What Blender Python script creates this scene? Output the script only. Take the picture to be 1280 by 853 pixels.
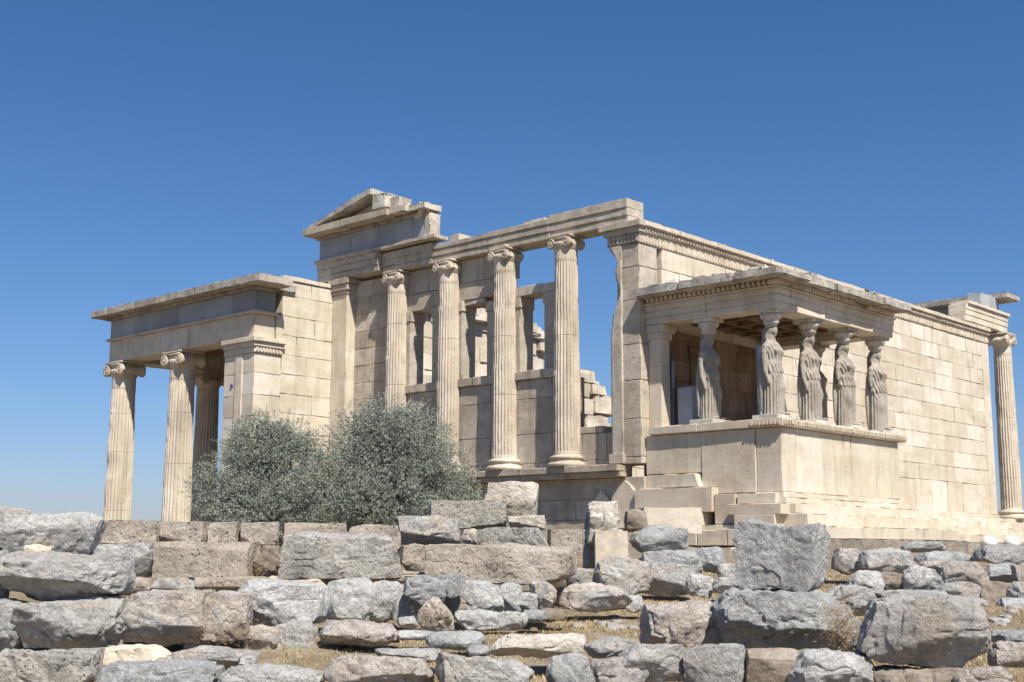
import bpy, math, random
from mathutils import Vector, Matrix, noise

# ------------------------------------------------------------------ camera, sky, sun, exposure
for o in list(bpy.data.objects): bpy.data.objects.remove(o)
SC = bpy.context.scene
COL = SC.collection
CAM = Vector((-23.682, -17.680, -1.106))
YAW, PITCH, ROLL, FPX = 0.82816, 0.16168, 0.00254, 1601.4
F = Vector((math.sin(YAW)*math.cos(PITCH), math.cos(YAW)*math.cos(PITCH), math.sin(PITCH)))
_R = Vector((math.cos(YAW), -math.sin(YAW), 0)); _U = _R.cross(F)
R = _R*math.cos(ROLL)+_U*math.sin(ROLL); U = -_R*math.sin(ROLL)+_U*math.cos(ROLL)
FH = Vector((F.x, F.y, 0)).normalized()
cd = bpy.data.cameras.new('camera'); cam = bpy.data.objects.new('camera', cd); COL.objects.link(cam)
cd.sensor_width = 36; cd.lens = FPX/1280*36; cd.clip_start = .1; cd.clip_end = 6000
cam.matrix_world = Matrix(((R.x, U.x, -F.x, CAM.x), (R.y, U.y, -F.y, CAM.y), (R.z, U.z, -F.z, CAM.z), (0, 0, 0, 1)))
SC.camera = cam
SC.render.resolution_x = 1024; SC.render.resolution_y = 682

SUN_EL = math.radians(52)
sh = Vector((-0.385, -0.923, 0)).normalized()
SUN = Vector((sh.x*math.cos(SUN_EL), sh.y*math.cos(SUN_EL), math.sin(SUN_EL)))
W = bpy.data.worlds.new('World'); SC.world = W; W.use_nodes = True
nt = W.node_tree; sky = nt.nodes.new('ShaderNodeTexSky'); sky.sky_type = 'NISHITA'; sky.sun_disc = False
sky.sun_elevation = SUN_EL; sky.sun_rotation = math.atan2(SUN.x, SUN.y)
sky.altitude = 200; sky.air_density = 1.0; sky.dust_density = 0.6; sky.ozone_density = 2.6
bg = nt.nodes['Background']; bg.inputs['Strength'].default_value = 0.067
tm = nt.nodes.new('ShaderNodeMix'); tm.data_type = 'RGBA'; tm.blend_type = 'MULTIPLY'; tm.inputs[0].default_value = 1; 
tc = nt.nodes.new('ShaderNodeTexCoord'); sp = nt.nodes.new('ShaderNodeSeparateXYZ'); nt.links.new(tc.outputs['Generated'], sp.inputs[0])
rp = nt.nodes.new('ShaderNodeValToRGB'); rp.color_ramp.elements[0].position = .0; rp.color_ramp.elements[0].color = (.80, .83, 1.12, 1); rp.color_ramp.elements[1].position = .40; rp.color_ramp.elements[1].color = (.43, .79, 1.12, 1)
em = rp.color_ramp.elements.new(.16); em.color = (.62, .84, 1.12, 1)
nt.links.new(sp.outputs[2], rp.inputs[0]); nt.links.new(rp.outputs[0], tm.inputs[7])
nt.links.new(sky.outputs[0], tm.inputs[6]); nt.links.new(tm.outputs[2], bg.inputs[0])
sl = bpy.data.lights.new('sun', 'SUN'); so = bpy.data.objects.new('sun', sl); COL.objects.link(so)
sl.energy = 5.0; sl.angle = math.radians(.5); sl.color = (1, .94, .845)
so.rotation_euler = (-SUN).to_track_quat('-Z', 'Y').to_euler(); so.location = (0, 0, 60)
SC.view_settings.view_transform = 'Standard'; SC.view_settings.look = 'None'
SC.view_settings.exposure = 0.52; SC.view_settings.gamma = 1

# ------------------------------------------------------------------ helpers
def at(u, v, d):                       # world point seen at photo pixel (u,v), d metres along the view axis
    return CAM + (F + R*((u-640)/FPX) - U*((v-426.5)/FPX))*d
def lerp(a, b, t): return a+(b-a)*t
def sm(a, b, x):
    t = max(0, min(1, (x-a)/(b-a))); return t*t*(3-2*t)
def N(p, f=1.0, s=0.0): return noise.noise(Vector((p[0]*f+s, p[1]*f+s*1.7, p[2]*f-s*.6)))

class MB:
    def __init__(s, o=(0, 0, 0)): s.v = []; s.f = []; s.t = []; s.o = Vector(o); s.sm = []
    def add(s, vs, fs, tone=.5, smooth=False):
        b = len(s.v); s.v += [tuple(p) for p in vs]
        for f in fs: s.f.append(tuple(i+b for i in f)); s.t.append(tone); s.sm.append(smooth)
    def box(s, x0, y0, z0, x1, y1, z1, tone=.5):
        s.add([(x0,y0,z0),(x1,y0,z0),(x1,y1,z0),(x0,y1,z0),(x0,y0,z1),(x1,y0,z1),(x1,y1,z1),(x0,y1,z1)],
              [(3,2,1,0),(4,5,6,7),(0,1,5,4),(1,2,6,5),(2,3,7,6),(3,0,4,7)], tone)
    def rbox(s, x0, y0, z0, x1, y1, z1, tone=.5, cell=.3, amp=.006, chip=.03, bev=.005, fn=None, seed=None):
        """box with worn, chipped edges and slightly uneven faces"""
        sd = random.random()*90 if seed is None else seed
        lo = (x0, y0, z0); hi = (x1, y1, z1); cs = []
        for a in range(3):
            L = hi[a]-lo[a]; e = min(.014, L*.2); n = max(1, int(round((L-2*e)/cell)))
            cs.append([lo[a]]+[lo[a]+e+(L-2*e)*i/n for i in range(n+1)]+[hi[a]])
        nx, ny, nz = (len(c) for c in cs); idx = {}; vs = []
        ctr = [(lo[a]+hi[a])/2 for a in range(3)]
        def g(i, j, k):
            key = (i, j, k)
            if key in idx: return idx[key]
            p = [cs[0][i], cs[1][j], cs[2][k]]
            ex = [i in (0, nx-1), j in (0, ny-1), k in (0, nz-1)]; ne = sum(ex)
            w = N(p, 2.2, sd)
            if ne >= 2:
                c = bev+chip*max(0, N(p, 3.1, sd+7)-.12)*3.2
                for a in range(3):
                    if ex[a]: p[a] += (c if p[a] < ctr[a] else -c)
            else:
                for a in range(3):
                    if ex[a]: p[a] += (1 if p[a] > ctr[a] else -1)*amp*w
            if fn: p = fn(p)
            idx[key] = len(vs); vs.append(p); return idx[key]
        fs = []
        for i in range(nx-1):
            for j in range(ny-1):
                fs.append((g(i,j,0), g(i,j+1,0), g(i+1,j+1,0), g(i+1,j,0)))
                fs.append((g(i,j,nz-1), g(i+1,j,nz-1), g(i+1,j+1,nz-1), g(i,j+1,nz-1)))
        for i in range(nx-1):
            for k in range(nz-1):
                fs.append((g(i,0,k), g(i+1,0,k), g(i+1,0,k+1), g(i,0,k+1)))
                fs.append((g(i,ny-1,k), g(i,ny-1,k+1), g(i+1,ny-1,k+1), g(i+1,ny-1,k)))
        for j in range(ny-1):
            for k in range(nz-1):
                fs.append((g(0,j,k), g(0,j,k+1), g(0,j+1,k+1), g(0,j+1,k)))
                fs.append((g(nx-1,j,k), g(nx-1,j+1,k), g(nx-1,j+1,k+1), g(nx-1,j,k+1)))
        s.add(vs, fs, tone)
    def lathe(s, prof, n=32, c=(0, 0, 0), axis='z', smooth=True, tone=.5, rf=None):
        vs = []; fs = []
        for (r, z) in prof:
            for i in range(n):
                a = 2*math.pi*i/n; rr = r if rf is None else rf(r, z, a)
                x, y = rr*math.cos(a), rr*math.sin(a)
                p = (x, y, z) if axis == 'z' else ((z, x, y) if axis == 'x' else (y, z, x))
                vs.append((p[0]+c[0], p[1]+c[1], p[2]+c[2]))
        m = len(prof)
        for j in range(m-1):
            for i in range(n):
                fs.append((j*n+i, j*n+(i+1) % n, (j+1)*n+(i+1) % n, (j+1)*n+i))
        fs.append(tuple(range(n-1, -1, -1))); fs.append(tuple((m-1)*n+i for i in range(n)))
        s.add(vs, fs, tone, smooth)
    def tube(s, pts, rad, n=8, tone=.5, smooth=True):
        vs = []; fs = []; pts = [Vector(p) for p in pts]; m = len(pts)
        up = Vector((0.13, .21, 1)).normalized()
        for j, p in enumerate(pts):
            d = (pts[min(j+1, m-1)]-pts[max(j-1, 0)]).normalized()
            a = d.cross(up)
            if a.length < .05: a = d.cross(Vector((1, 0, 0)))
            a.normalize(); b = d.cross(a); r = rad[j] if isinstance(rad, (list, tuple)) else rad
            for i in range(n):
                t = 2*math.pi*i/n; vs.append(p+a*(r*math.cos(t))+b*(r*math.sin(t)))
        for j in range(m-1):
            for i in range(n): fs.append((j*n+i, j*n+(i+1) % n, (j+1)*n+(i+1) % n, (j+1)*n+i))
        fs.append(tuple(range(n-1, -1, -1))); fs.append(tuple((m-1)*n+i for i in range(n)))
        s.add(vs, fs, tone, smooth)
    def prism(s, poly, y0, y1, tone=.5, plane='yz'):
        """polygon in (a,z) extruded; plane 'yz' extrudes along x, 'xz' along y"""
        n = len(poly); vs = []
        for t in (y0, y1):
            for (a, z) in poly: vs.append((t, a, z) if plane == 'yz' else (a, t, z))
        fs = [tuple(range(n)), tuple(range(2*n-1, n-1, -1))]
        for i in range(n): fs.append((i, n+i, n+(i+1) % n, (i+1) % n))
        s.add(vs, fs, tone)

ORG = {}
def obj(name, mb, mat, parent=None, origin=None):
    me = bpy.data.meshes.new(name); o3 = Vector(origin) if origin is not None else Vector((0, 0, 0))
    me.from_pydata([(p[0]-o3.x, p[1]-o3.y, p[2]-o3.z) for p in mb.v], [], mb.f)
    me.polygons.foreach_set('use_smooth', mb.sm)
    at_ = me.attributes.new('tone', 'FLOAT', 'FACE'); at_.data.foreach_set('value', mb.t)
    me.materials.append(mat); me.validate()
    o = bpy.data.objects.new(name, me); COL.objects.link(o)
    po = Vector((0, 0, 0))
    if parent is not None: o.parent = parent; po = ORG.get(parent.name, Vector((0, 0, 0)))
    o.location = o3-po; ORG[o.name] = o3.copy()
    return o
def empty(name, loc, parent=None):
    o = bpy.data.objects.new(name, None); COL.objects.link(o); o.empty_display_size = .2
    po = Vector((0, 0, 0))
    if parent is not None: o.parent = parent; po = ORG[parent.name]
    o.location = Vector(loc)-po; ORG[o.name] = Vector(loc); return o
def tag(o, label=None, cat=None, group=None, kind=None):
    if label: o['label'] = label
    if cat: o['category'] = cat
    if group: o['group'] = group
    if kind: o['kind'] = kind
    return o
def fixnormals(o):
    import bmesh
    b = bmesh.new(); b.from_mesh(o.data); bmesh.ops.recalc_face_normals(b, faces=b.faces); b.to_mesh(o.data); b.free(); return o

# ------------------------------------------------------------------ materials
def ramp(nt, fac, stops):
    r = nt.nodes.new('ShaderNodeValToRGB'); e = r.color_ramp.elements
    while len(e) < len(stops): e.new(.5)
    for i, (p, c) in enumerate(stops): e[i].position = p; e[i].color = (c[0], c[1], c[2], 1)
    nt.links.new(fac, r.inputs[0]); return r.outputs[0]
def mixc(nt, fac, a, b, mode='MIX'):
    m = nt.nodes.new('ShaderNodeMix'); m.data_type = 'RGBA'; m.blend_type = mode
    for s, v in ((m.inputs[0], fac), (m.inputs[6], a), (m.inputs[7], b)):
        if isinstance(v, (int, float)): s.default_value = v
        elif isinstance(v, tuple): s.default_value = (v[0], v[1], v[2], 1)
        else: nt.links.new(v, s)
    return m.outputs[2]
def noi(nt, vec, scale, detail=6, rough=.55, dist=0):
    n = nt.nodes.new('ShaderNodeTexNoise'); n.inputs['Scale'].default_value = scale
    n.inputs['Detail'].default_value = detail; n.inputs['Roughness'].default_value = rough; n.inputs['Distortion'].default_value = dist
    nt.links.new(vec, n.inputs['Vector']); return n.outputs[0]
def stone(name, base, light, dark, stain=(.3, .24, .18), ns=1.2, bump=.5, bdist=.02, stretch=1, pits=0, pit_scale=14, speck=.5, stain_amt=.35, tone_amt=1, crack=0, patch=None, lich=0, streak=0):
    m = bpy.data.materials.new(name); m.use_nodes = True; t = m.node_tree; P = t.nodes['Principled BSDF']
    geo = t.nodes.new('ShaderNodeNewGeometry'); mp = t.nodes.new('ShaderNodeMapping'); t.links.new(geo.outputs['Position'], mp.inputs[0])
    mp.inputs['Scale'].default_value = (1, 1, stretch); V = mp.outputs[0]; V0 = geo.outputs['Position']
    big = noi(t, V, ns, 7, .6, .4)
    c = ramp(t, big, [(.28, dark), (.5, base), (.72, light)])
    at_ = t.nodes.new('ShaderNodeAttribute'); at_.attribute_name = 'tone'
    tn = ramp(t, at_.outputs['Fac'], [(0, (.62, .60, .57)), (.3, (.88, .86, .83)), (.6, (1, 1, 1)), (1, (1.0, 1.0, 1.0))])
    c = mixc(t, tone_amt, c, tn, 'MULTIPLY')
    wh = ramp(t, at_.outputs['Fac'], [(.72, (0, 0, 0)), (1.0, (.6, .6, .6))])
    c = mixc(t, wh, c, tuple(min(.85, x*1.08+.03) for x in light))
    sm_ = noi(t, V0, ns*.45, 5, .62, .8)
    sf = ramp(t, sm_, [(.52, (0, 0, 0)), (.68, (stain_amt,)*3)])
    c = mixc(t, sf, c, stain)
    if patch:
        pn = noi(t, V0, ns*.8, 4, .5, 1.0); pf = ramp(t, pn, [(.5, (0, 0, 0)), (.62, (.75,)*3)]); c = mixc(t, pf, c, patch)
    if streak:
        m2 = t.nodes.new('ShaderNodeMapping'); t.links.new(V0, m2.inputs[0]); m2.inputs['Scale'].default_value = (1, 1, .16)
        s1 = noi(t, m2.outputs[0], 3.4, 7, .65, .3); s2 = ramp(t, s1, [(.5, (0, 0, 0)), (.66, (streak,)*3)]); c = mixc(t, s2, c, tuple(x*.62 for x in dark))
        s3 = noi(t, m2.outputs[0], 5.1, 6, .6); s4 = ramp(t, s3, [(.6, (0, 0, 0)), (.72, (streak*.8,)*3)]); c = mixc(t, s4, c, (dark[0]*1.05, dark[1]*.82, dark[2]*.58))
        s5 = noi(t, V0, 1.9, 8, .7, 1.2); s6 = ramp(t, s5, [(.56, (0, 0, 0)), (.6, (streak*.7,)*3), (.68, (0, 0, 0))]); c = mixc(t, s6, c, tuple(x*.8 for x in dark))
    if lich:
        ln = noi(t, V0, ns*3.2, 8, .72, .5); lf = ramp(t, ln, [(.50, (0, 0, 0)), (.60, (lich,)*3)]); c = mixc(t, lf, c, tuple(x*.5 for x in dark))
    fine = noi(t, V0, 26, 6, .7); ff = ramp(t, fine, [(.33, (1-.55*speck,)*3), (.52, (1, 1, 1)), (.75, (1+.0*speck,)*3)])
    c = mixc(t, .85, c, ff, 'MULTIPLY')
    h = mixc(t, .45, noi(t, V, ns*6, 8, .65), fine)
    if pits:
        vo = t.nodes.new('ShaderNodeTexVoronoi'); vo.inputs['Scale'].default_value = pit_scale; vo.inputs['Randomness'].default_value = 1
        dn = t.nodes.new('ShaderNodeVectorMath'); dn.operation = 'ADD'
        nn = t.nodes.new('ShaderNodeTexNoise'); nn.inputs['Scale'].default_value = 9; t.links.new(V0, nn.inputs['Vector'])
        sc_ = t.nodes.new('ShaderNodeVectorMath'); sc_.operation = 'SCALE'; sc_.inputs['Scale'].default_value = .12; t.links.new(nn.outputs['Color'], sc_.inputs[0])
        t.links.new(V0, dn.inputs[0]); t.links.new(sc_.outputs[0], dn.inputs[1]); t.links.new(dn.outputs[0], vo.inputs['Vector'])
        pm = noi(t, V0, 2.3, 3)
        pr = ramp(t, vo.outputs['Distance'], [(.12, (0, 0, 0)), (.3, (1, 1, 1))])
        pmk = ramp(t, pm, [(.42, (0, 0, 0)), (.6, (1, 1, 1))])
        pr = mixc(t, pmk, (1, 1, 1), pr)
        h = mixc(t, pits, h, pr, 'MULTIPLY'); c = mixc(t, pits*.45, c, pr, 'MULTIPLY')
    if crack:
        vc = t.nodes.new('ShaderNodeTexVoronoi'); vc.feature = 'DISTANCE_TO_EDGE'; vc.inputs['Scale'].default_value = 2.6
        dn = t.nodes.new('ShaderNodeVectorMath'); dn.operation = 'ADD'
        nn = t.nodes.new('ShaderNodeTexNoise'); nn.inputs['Scale'].default_value = 3.5; nn.inputs['Detail'].default_value = 6; t.links.new(V0, nn.inputs['Vector'])
        sc_ = t.nodes.new('ShaderNodeVectorMath'); sc_.operation = 'SCALE'; sc_.inputs['Scale'].default_value = .9; t.links.new(nn.outputs['Color'], sc_.inputs[0])
        t.links.new(V0, dn.inputs[0]); t.links.new(sc_.outputs[0], dn.inputs[1]); t.links.new(dn.outputs[0], vc.inputs['Vector'])
        cr = ramp(t, vc.outputs['Distance'], [(0, (0, 0, 0)), (.025, (1, 1, 1))])
        h = mixc(t, crack, h, cr, 'MULTIPLY'); c = mixc(t, crack*.3, c, cr, 'MULTIPLY')
    b = t.nodes.new('ShaderNodeBump'); b.inputs['Strength'].default_value = bump; b.inputs['Distance'].default_value = bdist
    t.links.new(h, b.inputs['Height']); t.links.new(b.outputs[0], P.inputs['Normal'])
    t.links.new(c, P.inputs['Base Color']); P.inputs['Roughness'].default_value = .88; P.inputs['Specular IOR Level'].default_value = .25
    return m
def plain(name, col, rough=.5, metal=0):
    m = bpy.data.materials.new(name); m.use_nodes = True; P = m.node_tree.nodes['Principled BSDF']; t = m.node_tree
    g = t.nodes.new('ShaderNodeNewGeometry'); n = noi(t, g.outputs['Position'], 6, 5)
    c = ramp(t, n, [(.3, tuple(x*.85 for x in col)), (.7, col)]); t.links.new(c, P.inputs['Base Color'])
    P.inputs['Roughness'].default_value = rough; P.inputs['Metallic'].default_value = metal; return m

M_MARB = stone('weathered_marble', (.625, .55, .44), (.70, .64, .54), (.53, .455, .35), stain=(.44, .34, .23), ns=.9, bump=.55, bdist=.02, stretch=2.6, speck=.35, stain_amt=.5, streak=0.38)
M_WEST = stone('west_marble', (.54, .475, .385), (.62, .565, .48), (.42, .36, .285), stain=(.33, .28, .22), ns=1.1, bump=.7, bdist=.025, stretch=1.8, speck=.5, stain_amt=.6, crack=.2, lich=.3, streak=0.5)
M_COLM = stone('column_marble', (.60, .525, .42), (.68, .615, .51), (.46, .385, .30), stain=(.33, .27, .21), ns=1.3, bump=.6, bdist=.015, stretch=.5, speck=.5, stain_amt=.5, streak=0.45)
M_STAT = stone('statue_marble', (.60, .565, .50), (.70, .67, .61), (.38, .345, .30), stain=(.24, .21, .18), ns=2.2, bump=.5, bdist=.012, stretch=.35, speck=.5, stain_amt=.6, lich=.35, streak=0.45)
M_FRZ = stone('blue_grey_limestone', (.33, .35, .375), (.41, .425, .445), (.26, .275, .295), stain=(.33, .3, .26), ns=1.0, bump=.4, bdist=.015, speck=.25, stain_amt=.15, streak=.15)
M_ROOF = stone('lichened_marble', (.50, .46, .40), (.62, .59, .53), (.30, .27, .24), stain=(.2, .18, .16), ns=2.6, bump=.9, bdist=.04, speck=.7, stain_amt=.6, pits=.5, lich=.4)
M_BROWN = stone('brown_marble', (.27, .185, .115), (.42, .31, .20), (.15, .10, .065), stain=(.10, .07, .05), ns=1.3, bump=.5, bdist=.02, stretch=.5, speck=.5, stain_amt=.6, streak=0.5)  # dark brown marble for the porch ceilings and the statue porch back wall
M_GREY = stone('grey_limestone', (.53, .515, .49), (.66, .645, .615), (.37, .36, .35), stain=(.40, .33, .26), ns=2.2, bump=1, bdist=.09, speck=.6, stain_amt=.6, crack=.18, lich=.36)
M_PINK = stone('pinkish_limestone', (.58, .52, .46), (.68, .635, .58), (.42, .365, .31), stain=(.30, .22, .16), ns=2.4, bump=1, bdist=.09, speck=.7, stain_amt=.45, crack=.2, patch=(.47, .46, .45), lich=.36)
M_BLUE = stone('blue_grey_rock', (.47, .47, .465), (.62, .615, .60), (.32, .32, .325), stain=(.36, .34, .31), ns=2.6, bump=1, bdist=.09, speck=.5, stain_amt=.6, crack=.18, lich=.36)
M_WHIT = stone('whitish_limestone', (.57, .555, .53), (.69, .675, .65), (.40, .385, .365), stain=(.45, .37, .3), ns=2.2, bump=1, bdist=.09, speck=.6, stain_amt=.6, crack=.18, lich=.36)
M_PORO = stone('pitted_tufa', (.49, .43, .36), (.58, .53, .46), (.34, .29, .24), stain=(.25, .22, .19), ns=1.8, bump=1, bdist=.07, speck=.8, stain_amt=.45, pits=.9, pit_scale=16, lich=.36)
M_PORG = stone('dark_pitted_tufa', (.46, .43, .39), (.58, .55, .505), (.28, .26, .235), stain=(.15, .14, .13), ns=2.6, bump=1, bdist=.07, speck=.9, stain_amt=.5, pits=.9, pit_scale=20, lich=.36)
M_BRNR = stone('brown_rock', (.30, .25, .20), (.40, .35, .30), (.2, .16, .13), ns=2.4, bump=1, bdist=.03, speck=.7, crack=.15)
M_CREM = stone('cream_limestone', (.60, .55, .475), (.70, .66, .59), (.43, .385, .32), stain=(.38, .31, .24), ns=2.0, bump=1, bdist=.06, speck=.7, stain_amt=.4, pits=.5, pit_scale=15, lich=.25)
MATS = dict(c=M_CREM, g=M_GREY, p=M_PINK, b=M_BLUE, w=M_WHIT, t=M_PORO, d=M_PORG, m=M_MARB, n=M_BRNR)

# ------------------------------------------------------------------ ground
GT = [(-30, -2.7), (0, -2.7), (6, -2.45), (8.5, -2.38), (11, -2.25), (13, -2.06), (16, -1.93), (20, -1.75), (22, -1.55), (25, -1.35), (28, -1.22), (40, -1.12), (70, -1.6), (120, -6), (400, -30), (3000, -60)]
def ground(x, y):
    v = Vector((x, y, 0))-CAM; d = v.x*FH.x+v.y*FH.y; l = v.x*R.x+v.y*R.y
    for (a, za), (b, zb) in zip(GT, GT[1:]):
        if d <= b: z = lerp(za, zb, max(0, min(1, (d-a)/(b-a)))); break
    else: z = GT[-1][1]
    drop = sm(17.2, 18.6, d)*(1-sm(.5, 1.1, l))
    if y > -.5 and x > -1: drop = max(drop, sm(-.5, .6, y))
    if d < 60: z = lerp(z, min(z, -3.2), drop)
    z += (.12*sm(12.5, 13.2, d)*(1-sm(-1.9, -1.5, l))+.15*sm(14.7, 15.8, d))*(1-sm(16.7, 17.3, d))*(1-sm(.2, .5, l))
    if d < 60: z += .035*N((x, y, 0), .9)+.012*N((x, y, 3), 3.3)
    return z
g = MB(); xs = []
def axis_coords(c):
    s = [0]; st = .35
    while s[-1] < 3000:
        s.append(s[-1]+st)
        if s[-1] > 26: st *= 1.35
    return [c-q for q in reversed(s[1:])]+[c+q for q in s]
ax, ay = axis_coords(-12), axis_coords(-8)
nX, nY = len(ax), len(ay)
g.add([(x, y, ground(x, y)) for x in ax for y in ay], [(i*nY+j, (i+1)*nY+j, (i+1)*nY+j+1, i*nY+j+1) for i in range(nX-1) for j in range(nY-1)], .5, True)
M_GRND = stone('dry_ground', (.23, .18, .115), (.33, .275, .195), (.16, .12, .075), stain=(.40, .35, .28), ns=2.2, bump=1, bdist=.03, speck=.8, stain_amt=.5)
tag(obj('ground', g, M_GRND), kind='structure')

def straw_mat(name, a, b):
    m = bpy.data.materials.new(name); m.use_nodes = True; t = m.node_tree; P = t.nodes['Principled BSDF']
    at_ = t.nodes.new('ShaderNodeAttribute'); at_.attribute_name = 'tone'
    t.links.new(ramp(t, at_.outputs['Fac'], [(0, a), (1, b)]), P.inputs['Base Color']); P.inputs['Roughness'].default_value = .8; return m
M_STRAW = straw_mat('straw', (.29, .21, .10), (.54, .44, .26))
random.seed(5)
g = MB(); cnt = 0
while cnt < 40000:
    d = random.uniform(8.5, 24); u = random.uniform(200, 1330); l = (u-640)/FPX*d
    if random.random() > (d/24)**.6+.25: continue
    x = CAM.x+FH.x*d+R.x*l; y = CAM.y+FH.y*d+R.y*l
    dens = N((x, y, 0), 1.1, 4)
    if dens < -.18 and random.random() < .75: continue
    z = ground(x, y); cnt += 1
    for q in range(4):
        a = random.uniform(0, 6.28); h = random.uniform(.012, .036)*(1.25 if dens > .15 else .9); w = random.uniform(.004, .009)
        dx, dy = math.cos(a), math.sin(a); bx, by = x+random.uniform(-.05, .05), y+random.uniform(-.05, .05)
        lean = random.uniform(.2, 1.5)*h; b2 = random.uniform(0, 6.28)
        g.add([(bx-dx*w, by-dy*w, z-.01), (bx+dx*w, by+dy*w, z-.01), (bx+math.cos(b2)*lean, by+math.sin(b2)*lean, z+h)], [(0, 1, 2)], random.random())
tag(obj('dry_grass', g, M_STRAW), 'short straw coloured dry grass between the stones', 'grass', kind='stuff')

# ------------------------------------------------------------------ the temple
T0 = Vector((0, 0, 0))
temple = empty('temple', T0)
tag(temple, 'roofless ancient marble temple with maiden statue porch and fluted columns', 'temple')

random.seed(11)
def courses(mb, ua, ub, zs, put, blk=(1.0, 1.5), skip=None, tones=None, stag=True, gap=.0015, **kw):
    """ashlar: rows of single blocks; put(u0,u1,z0,z1) -> box bounds"""
    for r in range(len(zs)-1):
        u = ua; first = True
        while u < ub-.01:
            w = random.uniform(*blk)
            if first and stag and r % 2: w *= .5
            first = False
            e = min(ub, u+w)
            if ub-e < .35: e = ub
            z0, z1 = zs[r], zs[r+1]
            if not (skip and skip((u+e)/2, (z0+z1)/2, u, e, z0, z1)):
                tn = tones((u+e)/2, (z0+z1)/2) if tones else (random.uniform(.86, 1) if random.random() < .16 else random.uniform(.4, .7))
                j = random.uniform(-.006, .006)
                b = put(u+gap, e-gap, z0+gap, z1-gap)
                mb.rbox(*b, tone=tn, **kw)
            u = e

# --- south wall (face y=0), seen bright on the right
mb = MB()
zs = [.12, 1.10]+[1.10+.495*i for i in range(1, 11)]
zs[-1] = 6.05
courses(mb, .88, 20.1, zs, lambda a, b, c, d: (a, random.uniform(-.006, .006), c, b, .32, d), blk=(1.1, 1.5), amp=.004, chip=.05, bev=.003, cell=.22)
mb.box(.9, .3, -1.2, 20.0, .62, 6.05, .5)
obj('south_wall', mb, M_MARB, temple)
mb = MB()
x = .0
while x < 20.1:                                          # carved band and moulded crown, block by block
    e = min(20.15, x+random.uniform(1.1, 1.7)); t = random.uniform(.35, .75)
    mb.rbox(x+.003, -.03, 6.055, e-.003, .6, 6.32, t, chip=.02, amp=.004, bev=.006)
    mb.rbox(x+.003, -.09, 6.325, e-.003, .6, 6.44, t, chip=.05, amp=.004, bev=.01)
    if random.random() < .93: mb.rbox(x+.003, -.17, 6.445, e-.003, .6, 6.57, t*.9, chip=.09, amp=.01, bev=.012, cell=.15)
    if random.random() < .6: mb.rbox(x+.05, .02, 6.57, e-.1, .55, 6.57+random.uniform(.04, .09), t*.7, chip=.08, amp=.02, cell=.2)
    x = e
for i in range(165):                                     # palmette relief and egg moulding
    xx = .1+i*.122
    if N((xx, 0, 0), .9, 3) > .33: continue
    hh = .2 if i % 2 else .15
    mb.rbox(xx, -.048, 6.08, xx+.075, -.02, 6.08+hh, .55, cell=.2, bev=.01, chip=.02)
    mb.rbox(xx, -.115, 6.34, xx+.08, -.08, 6.42, .55, cell=.2, bev=.012, chip=.02)
obj('wall_crown', mb, M_MARB, temple)
mb = MB(); mb.rbox(5.6, -.10, .003, 20.15, .3, .115, .6, chip=.02, cell=.4); mb.rbox(5.6, -.2, -.12, 20.2, .3, 0, .6, chip=.02, cell=.4)
obj('wall_base', mb, M_MARB, temple)
mb = MB(); mb.rbox(19.62, -.035, .12, 20.16, .62, 6.02, .62, chip=.015, cell=.5)
obj('anta', mb, M_MARB, temple)
# --- steps on the south side
for k, (z1, z0, y) in enumerate([(-.125, -.36, -.45), (-.365, -.60, -.80), (-.605, -.84, -1.15), (-.845, -1.5, -1.30)]):
    mb = MB(); x = 5.0
    while x < 22.6:
        e = min(22.6, x+random.uniform(1.8, 3.2)); mb.rbox(x+.002, y+random.uniform(-.004, .004), z0, e-.002, .28, z1, random.uniform(.45, .7) if k < 3 else random.uniform(0, .3), chip=.05, amp=.006); x = e
    obj('step', mb, M_MARB if k < 3 else M_PORO, temple)

# --- columns
def fluted(h, r0, r1, n=24, seed=0, drums=(), smooth_top=.25, wear=.012):
    mb = MB(); pr = [0, .10, .3, .5, .7, .90]; m = n*len(pr)
    zz = [0, .03, .08]; z = .08
    while z < h-smooth_top-.3: z += .16; zz.append(z)
    zz += [h-smooth_top-.09, h-smooth_top-.03, h-smooth_top, h-smooth_top+.02, h]
    for d in drums: zz += [d-.012, d, d+.012]
    zz = sorted(zz); vs = []
    for z in zz:
        t = z/h; r = lerp(r0, r1, t)+.012*math.sin(math.pi*t)*r0/.4
        fl = sm(0.02, .08, z)*(1-sm(h-smooth_top-.1, h-smooth_top-.0, z))
        fw = 2*math.pi*r/n
        for i in range(n):
            for j, q in enumerate(pr):
                a = 2*math.pi*(i+q)/n
                dp = 0 if q == 0 or q >= .9 else math.sin(math.pi*((q-.0)/.95))*fw*.36
                rr = r-dp*fl
                p = (math.cos(a)*r, math.sin(a)*r, z)
                if q == 0 or q >= .9:
                    w = N(p, 2.5, seed); w2 = N(p, 7, seed+5)
                    rr -= wear*max(0, w*2+w2)*1.2
                big = N(p, 1.3, seed+11)
                if big > .42: rr -= (big-.42)*.10
                for d in drums:
                    if abs(z-d) < .001: rr -= .014
                vs.append((math.cos(a)*rr, math.sin(a)*rr, z))
    fs = [(j*m+i, j*m+(i+1) % m, (j+1)*m+(i+1) % m, (j+1)*m+i) for j in range(len(zz)-1) for i in range(m)]
    fs += [tuple(range(m-1, -1, -1)), tuple((len(zz)-1)*m+i for i in range(m))]
    mb.add(vs, fs, .55); return mb
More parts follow.
